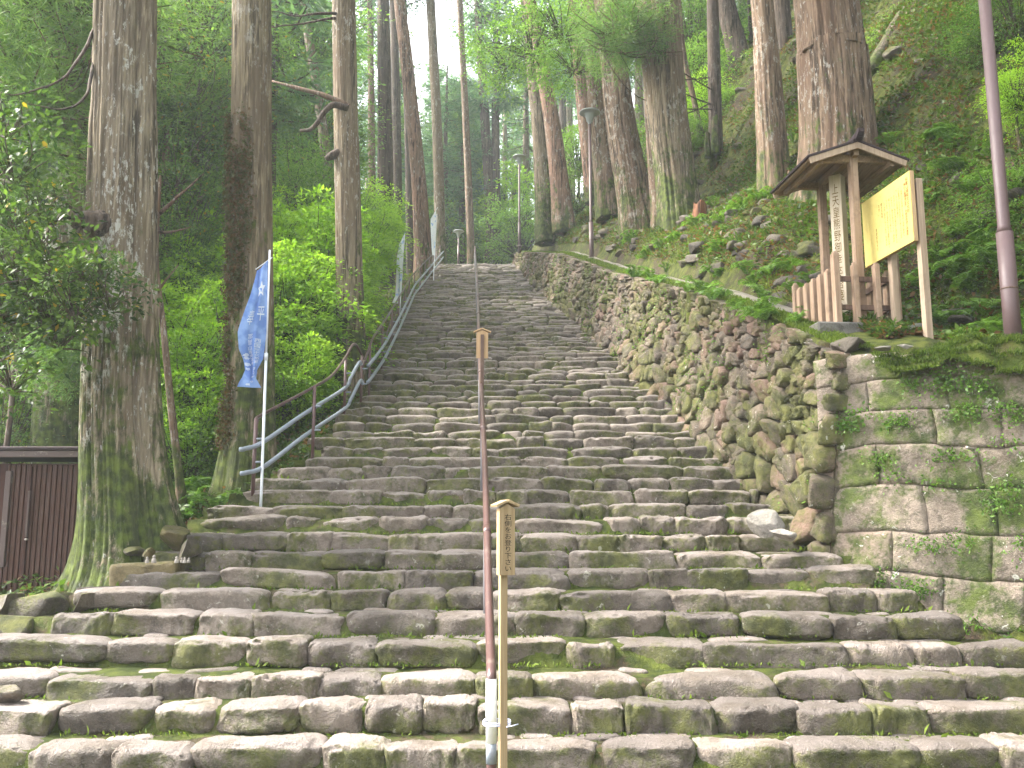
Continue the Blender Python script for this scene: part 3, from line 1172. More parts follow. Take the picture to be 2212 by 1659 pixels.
treeA = big_tree('cedar_tree', [(288, 1262, 190), (262, 950, 172), (260, 600, 152), (265, 300, 143), (270, 0, 131)], 9.9, 'bark_mossy',
                 'huge mossy cedar standing between the wooden shed and the steps', 220, 190, .75, .40, .06, .075, 14, 4, 27, (0, 12, 1.35))
treeB = big_tree('cedar_tree', [(532, 1078, 120), (541, 900, 103), (543, 600, 93), (543, 300, 86), (544, 0, 84)], 12.8, 'bark_ivy',
                 'tall straight cedar with creeper on its bark behind the blue banner', 160, 150, .4, .6, .03, .05, 13, 5, 27, (1, 12.5, 1.3))
treeC = big_tree('cedar_tree', [(760, 838, 66), (755, 600, 58), (748, 300, 53), (742, 0, 50)], 17.0, 'bark_grey',
                 'cedar with a curved broken limb standing by the kink of the side handrail', 120, 120, .2, .5, .02, .045, 10, 5, 26, (2, 13, 1.25))
big_tree('cedar_tree', [(915, 590, 40), (905, 400, 32), (880, 150, 28), (862, 0, 24)], 38, 'bark_red',
         'reddish cedar leaning left beside the top of the side handrail', 40, 60, .15, .7, .02, .03, 5, 5, 24, (0, 15, 1.1))
big_tree('cedar_tree', [(952, 578, 25), (945, 300, 22), (930, 0, 19)], 46, 'bark_grey',
         'pale cedar with a white patched foot at the left end of the topmost step', 32, 50, .2, .8, .02, .03, 5, 5, 26, (1, 15, 1.0))
big_tree('cedar_tree', [(1018, 572, 18), (1008, 300, 15), (993, 0, 13)], 50, 'bark_brown',
         'slender pale cedar rising behind the top of the middle handrail', 24, 40, .1, .8, .02, .02, 5, 5, 28, (2, 18, .9))
big_tree('cedar_tree', [(1066, 556, 26), (1050, 300, 21), (1032, 0, 17)], 58, 'bark_dark',
         'dark cedar just left of where the rubble wall begins at the top', 28, 40, .5, .8, .02, .03, 5, 5, 28, (3, 13, 1.1))
big_tree('cedar_tree', [(834, 640, 40), (832, 300, 33), (828, 0, 26)], 40, 'bark_dark',
         'dark straight cedar behind the bright shrub with knobs on its stem', 40, 60, .1, .8, .03, .03, 5, 5, 26, (1, 17, 1.1))
big_tree('cedar_tree', [(860, 640, 22), (857, 300, 20), (850, 0, 17)], 45, 'bark_dark',
         'dim thin cedar close behind the dark knobby one on the right', 24, 40, .1, .8, .02, .03, 5, 5, 26, (0, 16, 1.0))
big_tree('cedar_tree', [(806, 640, 17), (803, 300, 15), (799, 0, 12)], 47, 'bark_brown',
         'thin lichen spotted cedar left of the dark knobby one', 24, 40, .1, .8, .02, .03, 5, 5, 24, (2, 14, .9))
big_tree('cedar_tree', [(888, 620, 20), (882, 300, 16), (872, 0, 13)], 47, 'bark_dark',
         'thin cedar mostly hidden behind the reddish leaning one', 24, 40, .1, .8, .02, .03, 5, 5, 24, (3, 15, 1.0))
big_tree('cedar_tree', [(745, 760, 24), (700, 300, 22), (668, 90, 19), (650, 0, 17)], 30, 'bark_grey',
         'slanting cedar seen between the ivy covered one and the one with the broken limb', 32, 50, .1, .8, .02, .03, 5, 5, 22, (2, 15, .9))
big_tree('cedar_tree', [(122, 1000, 112), (135, 640, 96), (150, 250, 78), (158, 0, 70)], 14, 'bark_mossy',
         'thick grey cedar behind the shed roof, half hidden by leaves', 70, 90, .15, .6, .03, .04, 6, 5, 26, (3, 13, 1.3), sink=1.6)
big_tree('slender_tree', [(392, 1075, 19), (372, 900, 17), (352, 700, 14), (338, 560, 10), (345, 400, 8)], 12.3, 'bark_brown',
         'slender bent bare stem between the mossy cedar and the ivy covered one', 16, 50, .3, .25, .03, .02, 4, 5, 4.4)
# right side
big_tree('cedar_tree', [(1178, 500, 40), (1168, 300, 36), (1152, 140, 32), (1138, 0, 28)], 36, 'bark_grey',
         'grey cedar with white lichen beside the farther lamp on the bank', 40, 60, .2, .8, .02, .03, 5, 5, 24, (1, 14, 1.1))
big_tree('cedar_tree', [(1218, 474, 42), (1192, 260, 34), (1166, 120, 29), (1144, 0, 26)], 33.5, 'bark_red',
         'red brown cedar leaning left over the mossy bank', 40, 60, .25, .8, .02, .03, 5, 5, 24, (2, 14, 1.1))
big_tree('cedar_tree', [(1278, 410, 30), (1251, 148, 27), (1238, 0, 25)], 33, 'bark_red',
         'thin red cedar behind the nearer lamp post', 32, 50, .15, .8, .02, .03, 5, 5, 22, (0, 13, 1.0))
big_tree('cedar_tree', [(1314, 440, 52), (1293, 240, 44), (1278, 60, 38), (1270, -20, 36)], 28, 'bark_brown',
         'cedar with whitish flecks just right of the nearer lamp post', 50, 70, .2, .8, .025, .035, 5, 5, 20, (3, 14, 1.1))
big_tree('cedar_tree', [(1382, 482, 74), (1362, 380, 68), (1338, 240, 62), (1311, 0, 52)], 24, 'bark_brown',
         'stout cedar with a twisted reddish foot on the edge of the bank', 120, 110, .3, .6, .05, .05, 10, 4, 24, (0, 13, 1.5))
big_tree('cedar_tree', [(1430, 478, 38), (1414, 330, 34), (1405, 150, 30), (1400, 0, 28)], 22.6, 'bark_brown',
         'slimmer half of the twin cedars left of the red stump', 50, 80, .2, .5, .03, .04, 6, 4, 22, (1, 13, 1.2))
big_tree('cedar_tree', [(1470, 474, 92), (1458, 380, 88), (1440, 240, 88), (1418, 0, 92)], 22, 'bark_grey',
         'broad fluted half of the twin cedars left of the red stump', 150, 120, .2, .5, .07, .055, 12, 4, 24, (2, 12.5, 1.5))
big_tree('cedar_tree', [(1676, 420, 66), (1664, 260, 62), (1656, 120, 55), (1646, 0, 48)], 19, 'bark_brown',
         'straight cedar rising from the slope left of the little roof', 110, 100, .3, .6, .03, .05, 10, 4, 22, (3, 12, 1.4))
big_tree('cedar_tree', [(1706, 262, 44), (1699, 160, 40), (1688, 0, 36)], 26, 'bark_dark',
         'dark cedar higher on the slope behind the straight one', 44, 60, .3, .7, .03, .03, 5, 4, 20, (1, 10, 1.3))
treeR = big_tree('cedar_tree', [(1806, 446, 158), (1810, 304, 150), (1797, 120, 143), (1783, 0, 130)], 15.4, 'bark_brown',
                 'massive red and grey cedar directly behind the little roof', 190, 140, .3, .7, .08, .06, 13, 3, 24, (0, 11.5, 1.7))
big_tree('cedar_tree', [(1606, 176, 56), (1590, 100, 47), (1572, 30, 43), (1560, -30, 40)], 30, 'bark_dark',
         'crooked dark cedar at the crest of the slope', 44, 60, .4, .6, .05, .04, 5, 4, 16)
big_tree('cedar_tree', [(1889, 44, 42), (1884, 0, 40), (1878, -60, 38)], 27, 'bark_brown',
         'cedar whose foot shows at the top edge, right of the massive one', 40, 40, .3, .5, .03, .03, 5, 4, 14)
big_tree('slender_tree', [(1520, 322, 14), (1500, 220, 12), (1478, 120, 11), (1466, 0, 9)], 27, 'bark_brown',
         'slender leaning stem on the slope behind the twin cedars', 16, 40, .4, .4, .03, .02, 4, 4, 10)
big_tree('slender_tree', [(2090, 60, 40), (2072, 10, 36), (2055, -60, 34)], 17.5, 'bark_grey',
         'grey slanting stem at the upper right, left of the lamp post', 24, 30, .3, .4, .03, .02, 4, 4, 8)


# broken limb, knob and burl on the cedars
def on_tree(t, name, pts, d, rad, mat, seg=10, n=26):
    P = np.array([W(px, py, d + dd) for px, py, dd in pts]) - np.array(t.location)
    V, F = tube(curve_pts(P, n), np.interp(np.linspace(0, 1, n), np.linspace(0, 1, len(rad)), rad), seg)
    V = V + .012 * np.stack([N1(V, 3, 2), N2(V, 3, 2), N3(V, 3, 2)], 1)
    return link(name, mesh(name, V, F, mat), t)


on_tree(treeC, 'broken_limb', [(752, 232, -.18), (728, 216, -.25), (690, 203, -.3), (640, 190, -.3), (588, 176, -.2)], 17, [.075, .055, .045, .035, .02], M['bark_red'])
on_tree(treeC, 'curved_limb', [(752, 234, -.2), (720, 226, -.32), (697, 243, -.4), (684, 268, -.4), (668, 281, -.42), (648, 284, -.4)], 17, [.075, .06, .05, .045, .04, .03], M['bark_dark'])
on_tree(treeC, 'knob', [(756, 334, -.05), (735, 333, -.12), (718, 337, -.16), (704, 344, -.17)], 17, [.13, .10, .085, .05], M['bark_dark'])
on_tree(treeC, 'bare_branch', [(742, 40, -.1), (700, 42, -.3), (650, 52, -.4), (588, 58, -.5)], 17, [.03, .024, .018, .01], M['bark_dark'], 6)
on_tree(treeC, 'bare_branch', [(740, 30, -.1), (680, 30, -.5), (640, 34, -.6), (590, 24, -.7)], 17, [.03, .024, .018, .01], M['bark_dark'], 6)
on_tree(treeA, 'burl', [(240, 490, -.2), (205, 485, -.35), (178, 478, -.42), (158, 492, -.45)], 9.9, [.16, .15, .10, .04], M['bark_dark'])
for k, e in enumerate([[(180, 470, -.4), (150, 445, -.5), (100, 410, -.5), (60, 395, -.6)], [(180, 478, -.4), (140, 470, -.55), (90, 490, -.6), (20, 500, -.6)],
                       [(178, 485, -.4), (150, 520, -.6), (110, 540, -.7), (55, 560, -.7)], [(205, 60, -.2), (170, 130, -.4), (120, 175, -.6), (40, 205, -.7), (0, 200, -.7)],
                       [(205, 130, -.2), (180, 210, -.5), (140, 235, -.6), (60, 225, -.7)]]):
    on_tree(treeA, 'bare_branch', e, 9.9, [.022, .015, .010, .004], M['bark_dark'], 6)
for pts in ([(335, 470, -.1), (380, 430, -.3), (420, 395, -.4), (440, 375, -.5)], [(335, 640, -.1), (355, 610, -.2), (385, 570, -.3)], [(330, 505, 0), (370, 500, -.2), (410, 490, -.3)]):
    on_tree(treeA, 'bare_branch', pts, 10.2, [.026, .018, .010, .005], M['bark_brown'], 6)

# creeper on the ivy covered cedar
g = np.random.default_rng(77)
pb = np.array(treeB.location)
Pl, Dl, Nl = [], [], []
me = [c for c in treeB.children if c.name.startswith('trunk')][0].data
tv = np.array([v.co for v in me.vertices])
fc = np.array([tv[list(p.vertices)].mean(0) for p in me.polygons if len(p.vertices) == 4])
ax = np.array((np.median(fc[:, 0]), np.median(fc[:, 1]), 0))
sel = (fc[:, 2] > .7) & (fc[:, 2] < 5.6)
fc = fc[sel]
tn = unit((fc - ax) * np.array((1, 1, 0)))
wgt = (tn[:, 1] < .2) & (np.abs(tn[:, 0] + .25) < .55 + .25 * N1(fc, .5, 3)) & (N2(fc * np.array((2, 2, .7)), 1.1, 3) > -.35)
for i in g.choice(np.where(wgt)[0], 6500):
    Pl.append(fc[i] + tn[i] * g.uniform(.005, .05) + g.normal(0, .035, 3) * np.array((1, 1, 2)))
    Dl.append(g.normal(size=3) + tn[i] * .4 + np.array((0, 0, -.6)))
    Nl.append(tn[i] + g.normal(0, .4, 3))
V, F = leaves(np.array(Pl), np.array(Dl), np.array(Nl), g.uniform(.03, .07, len(Pl)), g.uniform(.02, .045, len(Pl)))
o = link('creeper', mesh('creeper', V, F, M['ivy']), treeB)
tag(o, kind='stuff')

# ------------------------------------------------------------------ hazy forest beyond
FAR = []
for k in range(5):
    g = np.random.default_rng(40 + k)
    (lv, lf), (tv, tf) = cedar_crown(700 + k, 7 + 2 * (k % 3), 25, 2.6, 84, 8, 10, .5, .075)
    sv, sf = stem_mesh([(0, 0, -1), (.2, .1, 10), (.1, .1, 25)], [.33, .25, .05], 10, 12, 60 + k, .2, .6, 5, .02, .02)
    FAR.append((mesh('crown', lv, lf, M['needle'] if k != 3 else M['needle_light']), mesh('limbs', tv, tf, M['bark_dark']), mesh('trunk', sv, sf, M['bark_grey' if k % 2 else 'bark_dark'])))


def far_tree(x, y, k, sc, group, label):
    t = thing('forest_cedar', (x, y, tz(x, y) - .2), label, 'tree', group, R.uniform(0, 6.28))
    t.scale = (sc, sc, sc * R.uniform(.9, 1.15))
    link('crown', FAR[k][0], t)
    tag(link('limbs', FAR[k][1], t), kind='stuff')
    link('trunk', FAR[k][2], t)
    return t


GF, LF = 'cedars in the hazy forest beyond the steps', 'tall feathery cedar in the hazy forest behind the top of the steps'
gf = np.random.default_rng(9)
spots = []
for _ in range(4000):
    y = gf.uniform(52, 125)
    x = gf.uniform(-.62, .30) * y
    px = 1106 + x * FPX / (y * 1.03)
    if 850 < px < 1005 and gf.uniform() < .93 or gf.uniform() < .15:
        continue
    if all((x - a) ** 2 + (y - b) ** 2 > (2.6 + y * .022) ** 2 for a, b in spots):
        spots.append((x, y))
    if len(spots) > 80:
        break
for x, y in spots:
    far_tree(x, y, R.randrange(5), R.uniform(.8, 1.2), GF, LF)
gg = np.random.default_rng(19)
for k in range(30):
    y = gg.uniform(56, 95)
    px = gg.uniform(845, 1035)
    t = far_tree((px - 1106) / FPX * y * 1.04, y, R.randrange(5), R.uniform(.75, .95), GF, LF)
    t.scale[2] = R.uniform(.5, .84)
GL, LL = 'cedars in the wood on the left', 'slim dark cedar in the dense wood left of the steps'
spots = []
for _ in range(3000):
    y = gf.uniform(24, 52)
    x = gf.uniform(-.62, -.17) * y - 1.0
    if all((x - a) ** 2 + (y - b) ** 2 > 3.1 ** 2 for a, b in spots):
        spots.append((x, y))
    if len(spots) > 15:
        break
for x, y in spots:
    far_tree(x, y, R.randrange(5), R.uniform(.62, .85), GL, LL)
GR, LR = 'cedars along the crest of the right slope', 'slim cedar on the crest of the slope behind the big trunks'
spots = []
for _ in range(3000):
    y = gf.uniform(27, 60)
    x = float(x_wall(y)) + gf.uniform(4, 26)
    if all((x - a) ** 2 + (y - b) ** 2 > 3.0 ** 2 for a, b in spots):
        spots.append((x, y))
    if len(spots) > 26:
        break
for x, y in spots:
    far_tree(x, y, R.randrange(5), R.uniform(.55, .8), GR, LR)

# ------------------------------------------------------------------ broadleaf understory and shrubs
CROWNS = {}
for key, mat, args in (('bright', 'leaf_bright', dict(size=(1.5, 1.3, 1.1), nclus=150, nleaf=62, L=.115, flat=.22, spray=.36)),
                       ('bright2', 'leaf_bright', dict(size=(1.3, 1.2, 1.4), nclus=150, nleaf=60, L=.10, flat=.28, spray=.34)),
                       ('mid', 'leaf_mid', dict(size=(1.7, 1.6, 1.6), nclus=130, nleaf=50, L=.10, flat=.3, spray=.38)),
                       ('mid2', 'leaf_mid', dict(size=(1.5, 1.5, 1.9), nclus=130, nleaf=50, L=.095, flat=.3, spray=.36)),
                       ('dark', 'leaf_dark', dict(size=(1.8, 1.7, 1.8), nclus=130, nleaf=48, L=.095, flat=.35, spray=.4)),
                       ('dark2', 'leaf_dark', dict(size=(1.6, 1.6, 2.2), nclus=130, nleaf=48, L=.09, flat=.4, spray=.38)),
                       ('sparse', 'leaf_mid', dict(size=(1.5, 1.4, 1.0), nclus=75, nleaf=36, L=.11, flat=.3, spray=.36)),
                       ('glossy', 'leaf_glossy', dict(size=(.75, .6, .5), nclus=26, nleaf=13, L=.13, flat=.5, spray=.17))):
    (lv, lf), (tv, tf) = broad_crown(sum(map(ord, key)), **args)
    CROWNS[key] = (mesh('foliage', lv, lf, M[mat]), mesh('twigs', tv, tf, M['bark_dark']), args['size'])


def bush(name, px, py, d, key, sc, label, group=None, cat='shrub', stem=True, at=None):
    """crown centre at (px, py) on the photograph, d ahead; the stem reaches the ground."""
    c = W(px, py, d) if at is None else np.asarray(at, float)
    gz = tz(c[0], c[1])
    t = thing(name, (c[0], c[1], gz), label, cat, group)
    f, tw, size = CROWNS[key]
    rz = R.uniform(0, 6.28)
    for o in (tag(link('foliage', f, t, (0, 0, c[2] - gz)), kind='stuff'), tag(link('twigs', tw, t, (0, 0, c[2] - gz)), kind='stuff')):
        o.scale = (sc, sc, sc * R.uniform(.85, 1.1))
        o.rotation_euler = (0, 0, rz)
    if stem:
        h = c[2] - gz
        hh = h - size[2] * sc * .45
        if hh > .1:
            g = np.random.default_rng(int(abs(px * 7 + py)) + 1)
            r = .035 * sc + .014 * max(h, 0)
            mb = MB()
            mb.tube(curve_pts([(g.uniform(-.2, .2) * sc, .05, -.2), (g.uniform(-.1, .1), 0, hh * .5), (0, 0, hh + .1)], 10), np.linspace(r, r * .5, 10), 8)
            mb.build('stem', M['bark_brown'], t, False)
    return t


LB, GB = 'bright green young tree with layered leaves below the steps', 'bright green bushes in the hollow left of the steps'
for (px, py, d, key, sc), lab in zip(((650, 590, 19, 'bright', 1.1), (690, 660, 18, 'bright2', .9), (625, 690, 17, 'bright', .95), (665, 760, 17, 'bright2', .8), (700, 540, 22, 'bright', .9),
                           (612, 560, 21, 'bright2', .9), (640, 830, 15.5, 'bright', .6), (602, 640, 19, 'bright', .9)), ('bright green bush just above and right of the near banner top', 'bright green bush against the left side of the cedar with the broken limb', 'bright green bush right beside the near banner pole', 'lowest big bright bush behind the two pipe handrail', 'bright green bush highest against the cedar with the broken limb', 'highest bright bush touching the ivy covered cedar', 'small bright bush at the foot of the ivy covered cedar, behind the handrail', 'bright bush half hidden by the ivy covered cedar above the banner')):
    bush('leafy_bush', px, py, d, key, sc, lab, 'bright green bushes behind the near banner')
for (px, py, d, key, sc), lab in zip(((770, 550, 25, 'bright', .9), (790, 495, 29, 'bright2', .9), (745, 620, 22, 'bright', .75), (770, 470, 30, 'bright', .9), (825, 476, 33, 'bright', .6), (765, 640, 24, 'mid', .5), (742, 690, 19, 'mid', .45)), ('bright bush right of the cedar with the broken limb, left of the second banner', 'upper bright bush touching the foot of the dark knobby cedar', 'bright bush just behind the kink of the side handrail', 'topmost bright bush between the broken limb cedar and the dark knobby one', 'small bright bush at the foot of the leaning reddish cedar', 'small mid green bush below the second banner by the handrail', 'low mid green bush at the foot of the cedar with the broken limb')):
    bush('leafy_bush', px, py, d, key, sc, lab, 'bright green bushes beside the second banner')
for (px, py, d, key, sc), lab in zip(((400, 740, 16, 'bright', .85), (450, 800, 15, 'bright2', .7), (395, 860, 14.5, 'bright2', .75), (450, 640, 18, 'bright', .8), (440, 930, 14, 'bright', .6),
                           (400, 960, 13.6, 'mid', .5), (420, 560, 20, 'bright2', .8), (470, 720, 17, 'mid', .8), (375, 640, 18, 'mid', .9)), ('fresh green bush right beside the middle of the mossy cedar trunk', 'fresh green bush at banner bottom height left of the ivy covered cedar', 'fresh green bush beside the slender bent stem', 'fresh green bush at banner top height left of the ivy covered cedar', 'small low bush at the left foot of the ivy covered cedar', 'low dim bush at the foot of the slender bent stem', 'uppermost fresh green bush between the two front cedars', 'mid green bush half behind the ivy covered cedar', 'mid green bush half behind the mossy cedar trunk')):
    bush('leafy_bush', px, py, d, key, sc, lab, 'fresh green bushes between the two front cedars')
for (px, py, d, key, sc), lab in zip(((640, 430, 27, 'mid', 1.1), (690, 410, 30, 'mid2', 1.1), (610, 400, 30, 'mid', 1.0), (660, 480, 26, 'mid2', .9)), ('mid green tree just right of the ivy covered cedar, above the bright bushes', 'mid green tree touching the cedar with the broken limb below its knob', 'mid green tree half hidden behind the ivy covered cedar above the banner', 'lowest mid green tree right above the bright bushes')):
    bush('leafy_bush', px, py, d, key, sc, lab, 'mid green trees above the bright bushes', 'tree')
for (px, py, d, key, sc), lab in zip(((420, 60, 22, 'dark', 1.3), (370, 170, 20, 'dark2', 1.1), (450, 180, 24, 'dark', 1.3), (400, 290, 21, 'dark', 1.1), (460, 330, 23, 'dark2', 1.1), (370, 390, 20, 'dark', 1.0),
                           (440, 440, 21, 'mid', 1.0), (390, 500, 19, 'dark', .9), (460, 530, 22, 'mid2', 1.0), (350, 30, 24, 'dark2', 1.2), (480, 60, 28, 'mid', 1.3), (360, 560, 18, 'dark2', .8)), ('dark leafy tree at the top edge midway between the two front cedars', 'dark leafy tree beside the upper mossy cedar trunk', 'dark leafy tree left of the upper ivy covered cedar', 'dark leafy tree at half height between the two front cedars', 'tall narrow dark tree touching the ivy covered cedar where its creeper starts', 'dark tree beside the mossy cedar at the height of its burl', 'mid green tree in the middle gap right above the fresh bushes', 'dark tree behind the mossy cedar above the fresh green bushes', 'mid green tree behind the ivy covered cedar at banner top height', 'dark tree at the top edge touching the mossy cedar', 'mid green tree at the top edge touching the ivy covered cedar', 'narrow dark tree low behind the mossy cedar trunk')):
    bush('understory_tree', px, py, d, key, sc, lab, 'dark leafy trees between the two front cedars', 'tree')
for (px, py, d, key, sc), lab in zip(((30, 640, 15, 'dark', 1.1), (110, 560, 17, 'dark2', 1.2), (20, 480, 16, 'mid', 1.1), (60, 330, 17, 'mid2', 1.2), (130, 160, 19, 'dark', 1.3), (30, 140, 18, 'dark2', 1.3), (40, 20, 20, 'mid', 1.4),
                           (20, 800, 16, 'mid', .9), (60, 890, 17, 'bright', .8), (150, 30, 22, 'dark2', 1.3), (170, 330, 19, 'dark', 1.0), (10, 920, 14, 'dark', .6), (20, 250, 16, 'mid', 1.0)), ('dark tree behind the glossy leaved evergreen at the left edge', 'dark narrow tree behind the thick grey cedar beside the mossy one', 'mid green tree at the left edge above the glossy evergreen', 'mid green tree left of the mossy cedar, behind the feathery young cedar', 'dark tree high up close left of the mossy cedar', 'dark narrow tree high at the left edge', 'mid green tree at the top left corner', 'mid green tree at the left edge right above the shed', 'bright bush just above the shed roof', 'dark narrow tree at the top edge left of the mossy cedar', 'dark tree beside the mossy cedar above its burl', 'small dark bush at the left end of the shed roof', 'mid green tree at the left edge at the height of the bare branches')):
    bush('understory_tree', px, py, d, key, sc, lab, 'leafy trees in the thicket behind the shed', 'tree')
for (px, py, d, key, sc), lab in zip(((620, 120, 36, 'mid', 1.7), (660, 250, 34, 'mid2', 1.5), (615, 300, 33, 'dark', 1.5), (690, 60, 40, 'mid', 1.6), (640, 20, 36, 'dark2', 1.6), (700, 330, 36, 'mid', 1.4)), ('greyish tree beside the ivy covered cedar above the broken limb', 'greyish tree below the broken limb', 'dark far tree beside the ivy covered cedar below the broken limb', 'greyish tree near the top left of the cedar with the broken limb', 'dark far tree at the top edge right of the ivy covered cedar', 'greyish tree beside the knob of the cedar with the broken limb')):
    bush('understory_tree', px, py, d, key, sc, lab, 'far trees between the left trunks', 'tree')
for (px, py, d, key, sc), lab in zip(((1010, 500, 66, 'mid', 2.4), (1100, 450, 60, 'bright', 2.4), (1125, 500, 56, 'mid', 1.8), (980, 520, 64, 'dark', 2.0), (1040, 530, 72, 'bright2', 2.0), (1080, 520, 64, 'bright', 1.8), (905, 540, 60, 'dark', 2.0), (935, 520, 58, 'mid', 1.8)), ('soft green tree behind the slender pale cedar at the head of the steps', 'bright tree left of the farther lamp', 'soft green tree right behind the farther lamp', 'dark bushy tree behind the far small lamp', 'soft green tree behind the dark cedar at the head of the steps', 'bright low tree beside the start of the rubble wall', 'dark bushy tree behind the far small banner', 'soft green tree behind the pale cedar on the topmost step')):
    bush('understory_tree', px, py, d, key, sc, lab, 'bushy trees at the head of the steps', 'tree')
for (px, py, d, key, sc), lab in zip(((1150, 70, 27, 'sparse', 1.1), (1095, 110, 29, 'sparse', .9), (1215, 45, 26, 'sparse', 1.0), (1240, 130, 25, 'sparse', .7)), ('light green boughs overhanging right above the farther lamp', 'light green boughs overhanging left of the farther lamp', 'light green boughs above the gap between the two lamps', 'light green boughs hanging just above the nearer lamp head')):
    bush('overhanging_tree', px, py, d, key, sc, lab, 'leafy tree tops overhanging the path', 'tree', stem=False)
for (px, py, d, key, sc), lab in zip(((1510, 180, 30, 'mid', 1.1), (1540, 230, 28, 'bright2', .7), (1500, 90, 34, 'mid2', 1.4), (1540, 40, 36, 'mid', 1.4), (1620, 60, 36, 'mid2', 1.3), (1630, 190, 30, 'mid', .7), (1400, 330, 32, 'mid', .9),
                           (1250, 330, 40, 'mid2', 1.1), (1240, 420, 36, 'dark', .8), (1480, 300, 27, 'mid', .6), (1590, 230, 27, 'mid', .55), (1700, 30, 30, 'mid', 1.0)), ('mid green tree right of the broad twin cedar', 'small bright tree left of the crooked dark cedar foot', 'tall mid green tree at the upper right of the broad twin cedar', 'tall mid green tree at the top edge left of the crooked dark cedar', 'tall mid green tree at the top edge right of the crooked dark cedar', 'small tree left of the straight cedar on the slope', 'mid green tree behind the slimmer twin cedar', 'mid green tree left of the nearer lamp', 'dark tree behind the thin red cedar by the nearer lamp', 'small bush beside the thin broken stumps', 'small bush at the foot of the crooked dark cedar', 'mid green tree at the top edge between straight and massive cedars')):
    bush('understory_tree', px, py, d, key, sc, lab, 'leafy trees behind the right trunks', 'tree')
for (px, py, d, key, sc), lab in zip(((2140, 60, 13.5, 'mid', .42), (2200, 30, 13, 'dark', .5), (2195, 200, 11.8, 'bright2', .34), (2205, 420, 11.4, 'mid', .42), (2060, 200, 16, 'mid', .3), (1990, 60, 19, 'mid', .45), (2190, 560, 11.2, 'mid', .32),
                           (2080, 480, 13, 'mid', .32), (1940, 100, 19.5, 'mid', .4)), ('small bush right of the tall lamp post at the top edge', 'dark bush in the top right corner', 'bright green bush at the right edge by the upper lamp pole', 'small bush at the right edge beside the lamp post sleeve', 'small bush left of the tall lamp pole, uppermost on the slope', 'small bush above the fallen log', 'lowest small bush at the right edge behind the lamp post', 'small bush between the notice board and the tall lamp post', 'small bush at the top edge right of the massive cedar')):
    bush('slope_bush', px, py, d, key, sc, lab, 'small bushes on the steep right slope')

# evergreen with glossy leaves in front of the mossy cedar
ev = thing('evergreen_tree', (-5.9, 9.2, tz(-5.9, 9.2)), 'glossy leaved evergreen reaching in from the left across the mossy cedar', 'tree')
gz = ev.location.z
mb = MB()
mb.tube(curve_pts([(0, 0, -.2), (.1, .05, 1.2), (-.05, 0, 2.6), (.1, .1, 4.2)], 16), np.linspace(.09, .03, 16), 9)
mb.build('stem', M['bark_dark'], ev, False)
ends = [(50, 600, 8.8), (120, 560, 8.7), (185, 585, 8.5), (20, 690, 9.0), (110, 660, 8.8), (165, 650, 8.6), (20, 550, 9.0), (75, 510, 8.9), (30, 450, 9.1), (30, 800, 9.3),
        (130, 700, 9.0), (10, 640, 8.8), (35, 350, 9.2), (95, 440, 9.2), (20, 260, 9.4), (225, 580, 8.5), (240, 640, 8.5)]
bmesh_tw = MB()
for px, py, d in ends:
    p = W(px, py, d) - np.array(ev.location)
    q = np.array((0, 0, max(.6, p[2] - .7)))
    g = np.random.default_rng(px + py)
    V, F = twig(q, p, .016, .004, g, -.05, 8, 5)
    bmesh_tw.add(V, F)
    s = R.uniform(.45, .8) * (.6 if px > 180 else 1)
    o = link('foliage', CROWNS['glossy'][0], ev, p)
    o.scale = (s, s, s)
    o.rotation_euler = (R.gauss(0, .25), R.gauss(0, .25), R.uniform(0, 6))
    o = link('twigs', CROWNS['glossy'][1], ev, p)
    o.scale = (s, s, s)
bmesh_tw.build('branches', M['bark_dark'], ev, False)

# hanging cedar sprays
(lv, lf), (tv, tf) = cedar_crown(55, 0, .5, .8, 16, 8, 34, .14, .012)
SPRAY = (mesh('needles', lv, lf, M['needle_light']), mesh('twig', tv, tf, M['bark_brown']))
(lv, lf), (tv, tf) = cedar_crown(56, 0, 1.0, 1.8, 18, 8, 26, .22, .015)
SPRAY2 = (mesh('needles', lv, lf, M['needle_light']), mesh('twig', tv, tf, M['bark_brown']))


def spray_tree(name, bx, by, ends, label, h, r=.10, group=None):
    t = thing(name, (bx, by, tz(bx, by)), label, 'tree', group)
    b = np.array(t.location)
    mb = MB()
    mb.tube(curve_pts([(0, 0, -.3), (.1, .1, h * .5), (0, 0, h)], 14), np.linspace(r, r * .4, 14), 10)
    for px, py, d, s, which in ends:
        p = W(px, py, d) - b
        q = np.array((0, 0, min(h, max(.5, p[2] + .3))))
        V, F = twig(q, p, .02, .006, np.random.default_rng(int(px + py)), .05, 8, 5)
        mb.add(V, F)
        for me_, nm in zip((SPRAY, SPRAY2)[which], ('needles', 'twig')):
            o = link(nm, me_, t, p)
            o.scale = (s, s, s)
            o.rotation_euler = (R.gauss(0, .2), R.gauss(0, .2), R.uniform(0, 6))
    mb.build('trunk', M['bark_dark'], t, False)
    return t


